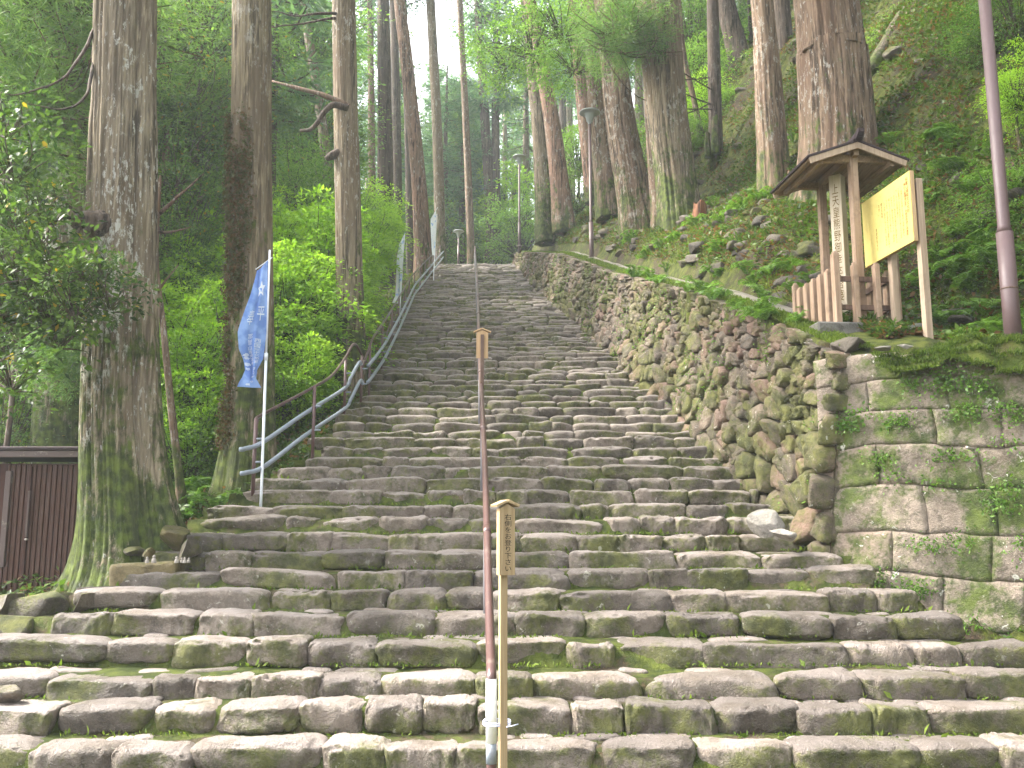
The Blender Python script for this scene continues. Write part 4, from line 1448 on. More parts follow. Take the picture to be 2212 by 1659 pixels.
spray_tree('young_cedar', -8.2, 12.6, [(40, 330, 12, .8, 1), (110, 250, 12, .8, 1), (30, 120, 12.4, 1.0, 1), (130, 90, 12.6, 1.0, 1), (180, 20, 12.8, 1.0, 1), (70, 20, 12.4, 1.0, 1), (10, 420, 12, .8, 0), (160, 180, 12.4, .8, 1), (20, 230, 12, .9, 1)],
           'young feathery cedar at the far left above the shed', 8)
spray_tree('young_cedar', -6.6, 12.0, [(140, 800, 11.6, .7, 0), (175, 820, 11.6, .7, 0), (150, 700, 11.8, .7, 0), (110, 760, 11.8, .6, 0), (170, 620, 11.8, .6, 0)],
           'feathery sapling with hanging sprays right behind the shed roof', 4, .05)
spray_tree('overhanging_cedar', 5.6, 24.5, [(1330, 100, 21, .75, 1), (1375, 85, 21.2, .75, 1), (1395, 125, 21.3, .6, 1), (1305, 120, 21, .6, 1), (1350, 50, 21.2, .7, 1)],
           'feathery cedar boughs hanging in front of the stout bank trunks', 16, .2)

# ------------------------------------------------------------------ ferns, moss, small growth
g = np.random.default_rng(31)


def fern_mesh(seed, nf=9, L=.5):
    g = np.random.default_rng(seed)
    parts = []
    for i in range(nf):
        a = i * 2.4 + g.uniform(-.4, .4)
        ln = L * g.uniform(.7, 1.15)
        e = np.array((math.cos(a), math.sin(a), 0))
        t = np.linspace(.08, 1, 17)
        mid = e * (t * ln)[:, None] * .85 + np.array((0, 0, 1)) * (np.sin(t * 2.3) * ln * .55)[:, None]
        T = unit(np.gradient(mid, axis=0))
        S = unit(np.cross(T, np.array((0, 0, 1))))
        w = ln * .30 * np.sin(np.clip(t * 1.05, 0, 1) * math.pi) ** .6 + .01
        for sg in (-1, 1):
            parts.append(leaves(mid, S * sg + T * .35 + g.normal(0, .08, (17, 3)), np.cross(S, T) + g.normal(0, .15, (17, 3)), w, .035 + .0 * w))
    return mesh('fern', *merge(parts), M['fern'])


FERNS = [fern_mesh(s) for s in range(4)]


def fern(x, y, sc, label, group):
    o = link('fern', R.choice(FERNS), None, (x, y, tz(x, y) - .02))
    o.scale = (sc, sc, sc)
    o.rotation_euler = (R.uniform(-.1, .3), R.uniform(-.45, -.05), R.uniform(0, 6.28))
    tag(o, label, 'fern', group, 'thing')


def hit(px, py, lo=7, hi=45):
    """where the sight line of a photograph pixel meets the terrain"""
    for d in np.arange(lo, hi, .05):
        p = W(px, py, d)
        if tz(p[0], d) >= p[2]:
            return p[0], d
    return None


for k in range(130):
    px, py = R.uniform(1330, 2200), R.uniform(300, 660)
    if py < 660 - (px - 1330) * .5 - 160 or 1690 < px < 1990 and py > 330:
        continue
    h = hit(px, py)
    if h:
        fern(h[0], h[1], R.uniform(.3, .8), 'bright green fern growing on the mossy bank right of the path', 'ferns on the right bank')
for k in range(22):
    h = hit(R.uniform(1540, 1745), R.uniform(585, 700))
    if h:
        fern(h[0], h[1], R.uniform(.3, .65), 'fern at the foot of the bank beside the pale path, left of the picket fence', 'ferns beside the path')
for k in range(20):
    x, y = R.uniform(4.9, 6.2), R.uniform(9.3, 11.5)
    fern(x, y, R.uniform(.4, .9), 'fern around the foot of the tall brown lamp post', 'ferns round the tall lamp post')
for k in range(26):
    x, y = R.uniform(-5.0, -3.4), R.uniform(11.2, 14)
    fern(x, y, R.uniform(.5, 1.0), 'low fern on the ground between the two front cedars', 'ferns between the two front cedars')


def scatter(name, n, region, L, Wd, mat, label, up=.4, height=.08, clump=None, zf=None, flatness=1.0):
    """loose small leaves over the ground: region gives (x, y) for random numbers"""
    a, b = region(g.uniform(size=n), g.uniform(size=n))
    if clump:
        keep = N1(np.stack([a, b, np.zeros_like(a)], 1), clump, 4) + g.normal(0, .25, len(a)) > .05
        a, b = a[keep], b[keep]
    z = terrain(a, b) if zf is None else zf(a, b)
    m = len(a)
    P = np.stack([a, b, z + g.uniform(0, height, m)], 1)
    D = g.normal(size=(m, 3)) * np.array((1, 1, .3)) + np.array((0, 0, up))
    Nn = np.array((0, 0, 1.0)) + g.normal(0, .45, (m, 3))
    V, F = leaves(P, D, Nn, L * g.uniform(.5, 1.4, m), Wd * g.uniform(.5, 1.4, m))
    o = link(name, mesh(name, V, F, M[mat]))
    tag(o, label, kind='stuff')


bank = lambda u, v: (x_wall(10 + 32 * v ** 1.6) + .95 + 11 * u ** 1.3, 10 + 32 * v ** 1.6)
bank2 = lambda u, v: (4.6 + 10 * u, 9.5 + 13 * v)
scatter('ground_cover', 150000, bank, .085, .045, 'cover', 'small green plants covering the mossy right bank', .5, .12, .7)
scatter('slope_cover', 150000, bank2, .085, .046, 'cover', 'small plants and moss on the steep slope behind the notice board', .5, .10, .75)
scatter('leaf_litter', 50000, bank, .09, .03, 'litter', 'brown fallen leaves and twigs on the right slope', .05, .03)
left = lambda u, v: (x_left(9.6 + 34 * v ** 1.5) - .1 - 9 * u ** 1.6, 9.6 + 34 * v ** 1.5)
scatter('left_ground_cover', 70000, left, .08, .05, 'cover', 'low green plants on the ground left of the steps', .6, .18, .3)
scatter('left_litter', 30000, left, .08, .03, 'litter', 'brown fallen cedar needles and leaves left of the steps', .05, .03)
bankm = lambda u, v: (x_wall(11.5 + 32 * v ** 1.3) + .92 + 2.3 * u ** 1.3, 11.5 + 32 * v ** 1.3)
scatter('bank_moss_grass', 70000, bankm, .07, .02, 'bank_grass', 'soft yellow green moss and grass on the bank beside the path', 1.0, .03, .5)
crest_y = lambda v: 9.7 + 36 * v ** 1.4
crest = lambda u, v: (x_wall(crest_y(v)) + .30 + .36 * u, crest_y(v))
scatter('crest_moss_grass', 26000, crest, .05, .016, 'grass', 'short moss and grass along the rubble wall crest', 1.6, .02, zf=lambda a, b: wall_top(b) + .02)
btop = lambda u, v: (3.2 + 4.4 * u, front_y(3.2 + 4.4 * u) + .0 + .75 * v)


def btop_z(a, b):
    return 3.31 - .05 * np.hypot(a - 3.15, a * 0) + .10 + .05 * N1(np.stack([a, b, a * 0], 1), .9, 3)


# a moss cushion lying over the top of the block wall
V = []
na, nb_ = 90, 12
for i in range(na):
    x = 3.75 + 4.0 * i / (na - 1)
    for j in range(nb_):
        q = j / (nb_ - 1)
        y = float(front_y(x)) + .12 + .75 * q
        hang = max(0, .16 - q) / .16
        amp = .35 + .65 * float(smooth(4.0, 4.6, x))
        z = 3.33 - .05 * (x - 3.15) + .12 * amp * math.sin(min(1, q * 1.6 + .15) * math.pi * .5) - hang * (.06 + .42 * amp * abs(N2([[x * 1.1, 0, 0]], 1, 2)[0]))
        z += .06 * N1([[x, y, 0]], 1.6, 4)[0] + .045 * N3([[x, y, 1]], 4, 3)[0] + .12 * q * q * float(smooth(6, 3, x))
        V.append((x, y - hang * .02, z))
ii = (np.arange(na - 1)[:, None] * nb_ + np.arange(nb_ - 1)[None]).ravel()
cush = link('moss_cushion', mesh('moss_cushion', np.array(V), np.stack([ii, ii + nb_, ii + nb_ + 1, ii + 1], 1), M['moss']))
tag(cush, 'thick bright moss cushion hanging over the top of the block wall', kind='stuff')
cv = np.array(V)
pick = g.integers(0, len(cv), 44000)
P = cv[pick] + g.normal(0, .03, (len(pick), 3)) * np.array((1, 1, .2))
Dd = g.normal(size=(len(pick), 3)) * .6 + np.array((-.15, -.35, .9))
V, F = leaves(P, Dd, g.normal(size=(len(pick), 3)), g.uniform(.02, .075, len(pick)), .013)
tag(link('moss_blades', mesh('moss_blades', V, F, M['grass'])), 'fine moss shoots on the block wall top', kind='stuff')
# weeds rooted in the joints of the block wall
m = 2600
ctr = [(g.uniform(.1, 3.6), g.choice(np.cumsum(course)[:-1]) + g.normal(0, .06)) for _ in range(100)]
P, D = [], []
for u, v in ctr:
    k = g.integers(25, 130)
    q = np.stack([u + g.normal(0, .09, k), v + g.normal(0, .05, k) - abs(g.normal(0, .03, k)), .03 + abs(g.normal(0, .035, k))], 1)
    P.append(blk_map(q))
    D.append(g.normal(size=(k, 3)) * .7 + BN * .6 + np.array((0, 0, -.2)))
P, D = np.concatenate(P), np.concatenate(D)
V, F = leaves(P, D, g.normal(size=P.shape) + BN, g.uniform(.02, .06, len(P)), g.uniform(.012, .03, len(P)))
tag(link('wall_weeds', mesh('wall_weeds', V, F, M['fern'])), 'tiny ferns and weeds rooted in the block wall joints', kind='stuff')
# weeds between the rubble stones
k = 5200
yy = g.uniform(9.7, 30, k) * 1.0
cl = N1(np.stack([yy, g.uniform(0, .3, k), yy * 0], 1), .9, 3)
vv = g.uniform(.05, 1, k) * (wall_top(yy) - stair_z(yy) + .3)
P = rub_map(np.stack([yy, vv, g.uniform(.03, .09, k)], 1))
keep = N2(P, .9, 3) > .15
P = P[keep]
D = g.normal(size=P.shape) * .6 + np.array((-.7, -.2, .1))
V, F = leaves(P, D, g.normal(size=P.shape) + np.array((-1, 0, .4)), g.uniform(.02, .07, len(P)), g.uniform(.012, .03, len(P)))
tag(link('rubble_weeds', mesh('rubble_weeds', V, F, M['fern'])), 'small weeds growing between the rubble wall stones', kind='stuff')
# moss tufts and weeds at the back of the treads
P, D, Ls = [], [], []
for n in range(1, 40):
    y0, z0 = Y1 + TREAD * (n - 1), RISE * n
    m = int(900 if n < 10 else 420 if n < 22 else 160)
    x = g.uniform(float(x_left(y0)), float(x_right(y0)) + .1, m)
    keep = N1(np.stack([x * 1.3, x * 0 + n * 2.1, x * 0], 1), .8, 4) > -.15
    x = x[keep]
    y = y0 + TREAD - abs(g.normal(0, .05, len(x))) + .02
    P.append(np.stack([x, y, np.full(len(x), z0 - .012)], 1))
    D.append(g.normal(size=(len(x), 3)) * .8 + np.array((0, -.3, .9)))
    Ls.append(g.uniform(.012, .045, len(x)) * np.where(g.uniform(size=len(x)) < .06, 2.0, 1))
P, D, Ls = np.concatenate(P), np.concatenate(D), np.concatenate(Ls)
V, F = leaves(P, D, g.normal(size=P.shape), Ls, Ls * .45)
tag(link('tread_weeds', mesh('tread_weeds', V, F, M['grass'])), 'fine moss and tiny weeds along the backs of the treads', kind='stuff')


# ------------------------------------------------------------------ loose rocks
def rock_mesh(seed, mat, sub=4):
    bm = bmesh.new()
    bmesh.ops.create_icosphere(bm, subdivisions=sub, radius=1)
    P = np.array([v.co for v in bm.verts])
    F = np.array([[v.index for v in f.verts] for f in bm.faces])
    bm.free()
    g = np.random.default_rng(seed)
    nz = Noise(seed + 3)
    for _ in range(11):                                        # cut flat faces
        d = unit(g.normal(size=3))
        h = g.uniform(.38, .75)
        s = P @ d
        P = P - np.maximum(s - h, 0)[:, None] * d
    P = P * (1 + .05 * nz(P, 1.2, 4)[:, None])
    return mesh('rock', P, F, mat)


ROCKS = {k: [rock_mesh(i + s, M[k]) for i in range(5)] for s, k in ((0, 'rock'), (20, 'pale_stone'), (40, 'yellow_rock'), (60, 'wall_stone'))}


def rock(px, py, d, size, kind, label, group=None, rz=None, name='rock'):
    p = W(px, py, d)
    o = link(name, R.choice(ROCKS[kind]), None, p)
    o.scale = size
    o.rotation_euler = (R.uniform(-.2, .2), R.uniform(-.2, .2), R.uniform(0, 6) if rz is None else rz)
    return tag(o, label, 'rock', group, 'thing')


rock(1655, 1128, 9.62, (.20, .16, .17), 'pale_stone', 'pale angular boulder leaning at the foot of the rubble wall')
rock(1690, 1152, 9.35, (.21, .14, .10), 'pale_stone', 'whitish flat stone lying just below the pale angular boulder')
rock(378, 1160, 9.55, (.25, .2, .15), 'yellow_rock', 'mossy yellow green rock on top beside the big cedar root')
rock(408, 1190, 9.3, (.19, .17, .14), 'rock', 'brownish rock stacked below the mossy yellow green one')
rock(322, 1192, 9.25, (.09, .07, .06), 'yellow_rock', 'small yellow faced stone behind the tiny figures')
rock(295, 1190, 9.4, (.12, .1, .07), 'rock', 'dark flat stone under the cedar root behind the tiny figures')
rock(1830, 745, 9.75, (.30, .2, .14), 'rock', 'mossy hump of rock on the wall corner below the plinth', rz=.1)
rock(1905, 752, 9.35, (.12, .09, .05), 'pale_stone', 'pale pebble sized stone below the front board post')
rock(1955, 748, 9.3, (.09, .07, .05), 'pale_stone', 'white small stone lying on the moss under the notice board')
rock(2060, 678, 11.0, (.30, .2, .06), 'pale_stone', 'flat grey slab on the ground left of the lamp post foot')
rock(2085, 692, 10.6, (.26, .16, .07), 'rock', 'flat brown slab in front of the grey one by the lamp post')
for (px, py, d, s), lab in zip(((60, 1318, 8.5, .2), (15, 1310, 8.6, .17), (25, 1350, 8.3, .19), (10, 1395, 8.0, .14), (130, 1298, 8.7, .16), (185, 1300, 8.6, .13), (215, 1285, 8.8, .12), (5, 1500, 7.0, .10)), ('largest mossy rock right in front of the shed door', 'mossy rock at the left edge beside the largest one', 'mossy rock below the largest one at the left edge', 'small dark rock lower at the left edge beside a step end', 'mossy rock near the right end of the shed sill', 'flat mossy rock between the shed and the big cedar root', 'small mossy rock touching the big cedar root', 'grey rock lowest at the left edge on a tread')):
    rock(px, py, d, (s * 1.9, s * 1.2, s * 1.0), 'rock', lab, 'mossy rocks in front of the shed')
# rubble showing through the bank
Vb, Fb, fb = [], [], 0
for k in range(430):
    y = 11 + 20 * R.random() ** 1.3
    x = float(x_wall(y)) + (R.uniform(.95, 2.0) if R.random() < .45 else R.uniform(2, 9))
    me = R.choice(ROCKS['rock'])
    P = np.array([v.co for v in me.vertices])
    F = np.array([list(p.vertices) for p in me.polygons])
    s = R.uniform(.06, .26) ** 1.0
    a = R.uniform(0, 6)
    Q = P * np.array((s * 1.3, s, s * .8))
    Q = np.stack([Q[:, 0] * math.cos(a) - Q[:, 1] * math.sin(a), Q[:, 0] * math.sin(a) + Q[:, 1] * math.cos(a), Q[:, 2]], 1)
    Vb.append(Q + np.array((x, y, tz(x, y) - s * .38)))
    Fb.append(F + fb)
    fb += len(P)
tag(link('bank_rubble', mesh('bank_rubble', np.concatenate(Vb), np.concatenate(Fb), M['rock'])), 'half buried mossy stones showing through the right bank', kind='stuff')


# ------------------------------------------------------------------ stumps and log
def stump(px, py, d, w, h, label, mat='rotten', name='tree_stump'):
    p = W(px, py, d)
    V, F = stem_mesh([(0, 0, -.3), (0, 0, h * .5), (.03, 0, h)], [w * .55, w * .48, w * .42], 28, 14, int(px), .25, .2, 5, .08, .08, 4)
    V = np.array(V)
    top = V[:, 2] > h * .7
    V[top, 2] += (N1(V[top] * 3, 2.2, 2) * .16 * h)
    t = thing(name, p, label, 'stump')
    link('trunk', mesh('trunk', V, F, M[mat]), t)
    return t


stump(1512, 508, 20.0, .33, .72, 'broken reddish stump on the bank edge right of the twin cedars')
stump(2050, 172, 15.5, .34, .42, 'rotten red brown stump high on the right slope')
stump(1545, 310, 24.0, .16, .75, 'thin pale broken stump on the slope behind the twin cedars', 'log')
stump(1528, 318, 24.2, .14, .4, 'short thin stump leaning beside the pale broken one', 'log')
p, q = W(1885, 215, 17.2), W(2010, 128, 18.6)
p[2], q[2] = tz(p[0], p[1]) + .10, tz(q[0], q[1]) + .10
t = thing('fallen_log', p, 'grey fallen log lying up the slope right of the massive cedar', 'log')
V, F = tube(np.linspace((0, 0, 0), q - p, 14), np.linspace(.15, .10, 14), 14)
V = V + .02 * np.stack([N1(V, 2, 2), N2(V, 2, 2), N3(V, 2, 2)], 1)
link('trunk', mesh('trunk', V, F, M['log']), t)


# ------------------------------------------------------------------ lettering
def text_mesh(body, size, spacing=1.0):
    """Vertical lettering as flat triangles: characters one under the other. Returns V (x right, y up, 0), F; top at y=0, centred."""
    c = bpy.data.curves.new('lettering', 'FONT')
    c.body = '\n'.join(body)
    c.align_x = 'CENTER'
    c.resolution_u = 2
    c.size = size
    c.space_line = spacing
    o = bpy.data.objects.new('lettering', c)
    COL.objects.link(o)
    bpy.context.view_layer.update()
    dg = bpy.context.evaluated_depsgraph_get()
    me = bpy.data.meshes.new_from_object(o.evaluated_get(dg), depsgraph=dg)
    V = np.array([v.co for v in me.vertices])
    F = [tuple(p.vertices) for p in me.polygons]
    bpy.data.objects.remove(o)
    bpy.data.curves.remove(c)
    bpy.data.meshes.remove(me)
    V[:, 1] -= V[:, 1].max()
    V[:, 0] -= (V[:, 0].max() + V[:, 0].min()) / 2
    return V, F


def fit_text(body, w, h):
    """lettering scaled to w x h"""
    V, F = text_mesh(body, 1.0)
    V[:, 0] *= w / np.ptp(V[:, 0])
    V[:, 1] *= h / np.ptp(V[:, 1])
    return V, F


# ------------------------------------------------------------------ middle handrail
def rail_x(y):
    return np.interp(y, [5.5, 9.9, 16, 21, 29, 44, 48], [-.115, -.29, -.57, -.77, -1.12, -1.80, -1.9])


mid = thing('handrail', (0, 0, 0), 'brown single pipe handrail running up the middle of the steps', 'handrail')
y0 = 5.55
zt = W(1068, 1462, y0)[2]
P = [(rail_x(y0), y0, zt - .12), (rail_x(y0), y0 + .01, zt - .04), (rail_x(y0 + .08), y0 + .07, zt + .03)]
ypts = list(np.arange(6.3, 44.6, 1.3))
for i, y in enumerate(ypts):
    hgt = np.interp(y, [5.5, 6.3, 8, 10, 44], [.70, .80, .86, .84, .84])
    P.append((rail_x(y), y, float(RISE + SL * (y - Y1)) + hgt + .015 * math.sin(i * 1.7)))
P.append((rail_x(44.9), 44.9, P[-1][2] + .03))
rail = MB().tube(curve_pts(P, 150), .029, 12)
rail.build('rail', M['brown_paint'], mid, False)
posts = [y0] + [8.25, 11.45, 14.6, 17.8, 21, 24.2, 27.4, 30.6, 33.8, 37, 40.2, 43.6]
for i, y in enumerate(posts):
    zt_ = np.interp(y, [p[1] for p in P], [p[2] for p in P]) - .01 if i else zt - .06
    mb = MB().tube([(rail_x(y), y, float(stair_z(y)) - .25 if i else -.1), (rail_x(y), y, zt_)], .024 if i else .027, 10)
    if i == 0:
        mb.tube([(rail_x(y), y, .0), (rail_x(y), y, .012)], .06, 12)
    mb.build('post', M['grey_pipe'] if i else M['brown_post'], mid, False)
for y in np.arange(7.6, 44, 3.2):                              # sleeves where the pipes join
    z = [float(np.interp(q, [p[1] for p in P], [p[2] for p in P])) for q in (y, y + .16)]
    MB().tube([(rail_x(y), y, z[0]), (rail_x(y + .16), y + .16, z[1])], .033, 12).build('sleeve', M['brown_paint'], mid, False)
MB().tube([(rail_x(y0), y0, zt - .36), (rail_x(y0), y0, zt - .01)], .031, 12).build('white_tape', M['white_tape'], mid, False)
MB().tube([(rail_x(y0), y0, zt - .47), (rail_x(y0), y0, zt - .36)], .0295, 12).build('grey_tape', M['blue_pipe'], mid, False)


# ------------------------------------------------------------------ stake signs
def stake_sign(base, top_z, bw, bh, stake_w, mat, matb, label, rz, text=None, front=True, th=.022):
    t = thing('stake_sign', base, label, 'sign', rz=rz)
    H = top_z - base[2]
    mb = MB().box((0, 0, (H - bh * .25) / 2 - .1), (stake_w, stake_w * .85, H - bh * .25 + .2), bev=.003)
    mb.build('stake', M[mat], t)
    yb = -(stake_w * .425 + th / 2 + .001) if front else (stake_w * .425 + th / 2 + .001)
    z1 = H - .035
    w = bw / 2
    # pentagonal board
    V = [(sx * w, yb + sy * th / 2, z) for sy in (-1, 1) for sx, z in ((-1, z1 - bh), (1, z1 - bh), (1, z1 - bw * .18))] \
        + [(0, yb + sy * th / 2, z1 + .012) for sy in (-1, 1)] + [(-w, yb + sy * th / 2, z1 - bw * .18) for sy in (-1, 1)]
    F = [(0, 1, 2, 6, 8), (4, 3, 9, 7, 5), (1, 0, 3, 4), (2, 1, 4, 5), (6, 2, 5, 7), (8, 6, 7, 9), (0, 8, 9, 3)]
    MB().add(V, F).build('board', M[matb], t)
    for s in (-1, 1):                                           # little gable roof
        e = unit((s * 1.0, 0, -.42))
        n = unit((s * .42, 0, 1.0))
        ov = bw * .80
        c = np.array((0, yb + .012, z1 + .028)) + e * ov / 2
        MB().box(c, (ov, .085 + th - .022, .016), [e, (0, 1, 0), n], .002).build('roof', M[matb], t)
    if text:
        V, F = fit_text(text, bw * .46, bh * .82)
        V = np.stack([V[:, 0] + .004, np.full(len(V), yb - th / 2 - .0015), V[:, 1] + z1 - bh * .12], 1)
        MB().add(V, F).build('lettering', M['ink'], t)
    return t


b1 = W(1086, 1659, 5.42)
b1[2] = -.02
sg = stake_sign(b1, W(1087, 1080, 5.42)[2], .092, .385, .043, 'wood_new', 'wood_new', 'pale wooden stake sign with black brush writing at the near end of the middle handrail', .36, '右側をお登り下さい', th=.05)
mb = MB()
zt_ = W(1068, 1558, y0)[2]
for k in range(2):
    th = np.linspace(0, 2 * math.pi, 24)
    cx, cyy = (b1[0] + rail_x(y0)) / 2, (b1[1] + y0) / 2
    ring = np.stack([cx + .075 * np.cos(th), cyy + .085 * np.sin(th), zt_ + .012 * k + .003 * np.sin(3 * th)], 1)
    mb.tube(ring, .005, 6)
mb.tube([(b1[0] + .02, b1[1] - .03, zt_), (b1[0] + .05, b1[1] - .045, zt_ + .008), (b1[0] + .085, b1[1] - .03, zt_ + .016)], .003, 5)
o = mb.build('cable_tie', M['tie'], None, False)
tag(o, 'whitish tie strapping the near stake sign to the handrail post', 'tie', kind='thing')
b2 = W(1041, 900, 13.1)
b2[2] = float(stair_z(13.1)) - .05
stake_sign(b2, W(1040, 708, 13.1)[2], .165, .40, .05, 'wood_dark', 'wood_sign', 'brown wooden stake sign seen from behind, farther up by the handrail', .05, None, front=False)

# ------------------------------------------------------------------ side handrails
side = thing('side_handrail', (0, 0, 0), 'lower side handrail with a brown top rail and two grey pipes, ending in bent tips', 'handrail')


def pipe(name, pts, r, mat, par, n=60):
    Q = np.array([W(*p) for p in pts])
    MB().tube(curve_pts(Q, n), r, 10).build(name, M[mat], par, False)


pipe('top_rail', [(553, 960, 11.35), (553, 925, 11.36), (556, 908, 11.4), (566, 896, 11.55), (680, 835, 12.7), (720, 808, 13.9), (747, 771, 14.9), (766, 743, 15.5), (786, 776, 15.9)], .021, 'brown_paint', side)
pipe('pipe', [(518, 971, 11.05), (530, 969, 11.1), (568, 955, 11.4), (660, 892, 12.5), (744, 839, 14.8), (758, 815, 15.1), (776, 783, 15.7), (781, 788, 15.8)], .028, 'blue_pipe', side)
pipe('pipe', [(520, 1023, 11.05), (532, 1021, 11.1), (572, 1007, 11.4), (660, 940, 12.5), (744, 883, 14.8), (758, 862, 15.1), (778, 823, 15.7), (784, 830, 15.8)], .028, 'blue_pipe', side)
for px, pt, pb, d in ((553, 905, 1054, 11.35), (680, 833, 990, 12.6), (747, 771, 895, 14.9), (782, 768, 866, 15.8)):
    a, b = W(px, pb, d), W(px, pt, d)
    a[0] = b[0]
    a[2] -= .1
    mb = MB().tube([a, b], .023, 10)
    mb.build('post', M['brown_post'], side, False)
    for f in (.36, .66):
        c = a + (b - a) * (f + .08)
        MB().tube([c, c + np.array((.10, -.02, 0))], .013, 8).build('bracket', M['blue_pipe'], side, False)

up = thing('side_handrail', (0, 0, 0), 'upper side handrail climbing along the left edge to the head of the steps', 'handrail')


def up_pt(y, dx, h):
    return np.array((float(x_left(y)) + .16 + dx, y, float(RISE + SL * (y - Y1)) + h))


yy = np.linspace(16.1, 43.8, 16)
MB().tube(curve_pts([up_pt(16.1, -.06, .52)] + [up_pt(y, -.06, .86) for y in yy[1:] - .9] + [up_pt(43.8, -.06, .9), up_pt(44.2, -.06, .75)], 80), .021, 10).build('top_rail', M['brown_paint'], up, False)
for h in (.56, .27):
    MB().tube(curve_pts([up_pt(16.0, .06, h)] + [up_pt(y, .06, h) for y in yy] + [up_pt(44.5, .06, h)], 80), .029, 10).build('pipe', M['blue_pipe'], up, False)
for y in np.arange(16.6, 44, 2.25):
    a, b = up_pt(y, -.06, -.35), up_pt(y, -.06, .85)
    MB().tube([a, b], .022, 8).build('post', M['brown_post'], up, False)
    for h in (.56, .27):
        MB().tube([up_pt(y, -.06, h), up_pt(y, .06, h)], .012, 6).build('bracket', M['blue_pipe'], up, False)
    if int(y) % 2:
        MB().tube([up_pt(y, -.08, .6), up_pt(y - .55, -.30, -.25)], .014, 6).build('brace', M['brown_paint'], up, False)


# ------------------------------------------------------------------ banners
def banner(prof, pole, d, label, mat, texts, waves, blobs=()):
    """prof: rows (py, pole-side px, free-side px); pole ((px,py) base, (px,py) top)."""
    (bx, by), (tx, ty) = pole
    base, top = W(bx, by, d), W(tx, ty, d)
    base[0] = base[0]
    t = thing('banner', base, label, 'banner')
    MB().tube([(0, 0, -.35), (0, 0, 0), (top - base) * .55], .017, 10).build('lower_pole', M['white_pole'], t, False)
    MB().tube([(top - base) * .54, top - base], .012, 10).build('upper_pole', M['white_pole'], t, False)
    MB().tube([(top - base) * .525, (top - base) * .555], .022, 10).build('pole_joint', M['white_pole'], t, False)
    rows = np.array(prof, float)
    t0, f0 = W(rows[0, 1], rows[0, 0] - 20, d) - base, W(rows[0, 2], rows[0, 0], d) - base
    tip = t0 + (t0 - f0) * .35
    MB().tube([tip, t0, f0 + np.array((0, -.02, .0))], .007, 8).build('cross_bar', M['white_pole'], t, False)

    def surf(u, v):
        """u 0 pole .. 1 free edge, v 0 top .. 1 bottom -> local point"""
        u, v = np.asarray(u, float), np.asarray(v, float)
        k = np.linspace(0, 1, len(rows))
        py = np.interp(v, k, rows[:, 0]) - 20 * (1 - u) * np.clip(1 - v * 4, 0, 1)
        a, b = np.interp(v, k, rows[:, 1]), np.interp(v, k, rows[:, 2])
        px = a + (b - a) * u
        dy = waves * (np.sin(v * 9 + u * 2.5) * u + .55 * np.sin(u * 8 + v * 3 + 1) * np.sin(v * math.pi) ** .5) * np.clip(u * 3, 0, 1)
        P = np.array([W(x, y, d) for x, y in zip(px.ravel(), py.ravel())])
        P[:, 1] += dy.ravel()
        return P - base
    nu, nv = 22, 60
    U, Vv = np.meshgrid(np.linspace(0, 1, nu), np.linspace(0, 1, nv))
    P = surf(U.ravel(), Vv.ravel())
    P[:, 1] -= .012
    F = [(j * nu + i, j * nu + i + 1, (j + 1) * nu + i + 1, (j + 1) * nu + i) for j in range(nv - 1) for i in range(nu - 1)]
    fl = MB().add(P, F).build('flag', M[mat], t, False)
    for body, uc, vt, uw, vh, m in texts:
        V, Fq = fit_text(body, 1, 1)
        uu, vv = uc - V[:, 0] * uw, vt - V[:, 1] * vh
        Q = surf(uu, vv)
        Q[:, 1] -= .020
        MB().add(Q, Fq).build('lettering', M[m], fl)
    for uc, vc, su, sv, kind in blobs:
        if kind == 'star':
            a = np.linspace(0, 2 * math.pi, 11)[:-1]
            r = np.where(np.arange(10) % 2, .5, 1.0)
            pu, pv = uc + su * r * np.sin(a), vc - sv * r * np.cos(a)
        elif kind == 'ring':
            a = np.linspace(0, 2 * math.pi, 17)[:-1]
            pu = np.concatenate([uc + su * np.sin(a), uc + su * .6 * np.sin(a)])
            pv = np.concatenate([vc + sv * np.cos(a), vc + sv * .6 * np.cos(a)])
        else:
            a = np.linspace(0, 2 * math.pi, 13)[:-1]
            r = np.array([R.uniform(.5, 1.15) for _ in a])
            pu, pv = uc + su * r * np.sin(a), vc + sv * r * np.cos(a)
        Q = surf(pu, pv)
        Q[:, 1] -= .019
        if kind == 'ring':
            Fq = [(i, (i + 1) % 16, 16 + (i + 1) % 16, 16 + i) for i in range(16)]
        else:
            c = Q.mean(0)
            Q = np.vstack([Q, c])
            n = len(Q) - 1
            Fq = [(i, (i + 1) % n, n) for i in range(n)]
        MB().add(Q, Fq).build('emblem' if kind in ('star', 'ring') else 'brush_mark', M['flag_white'], fl)
    return t


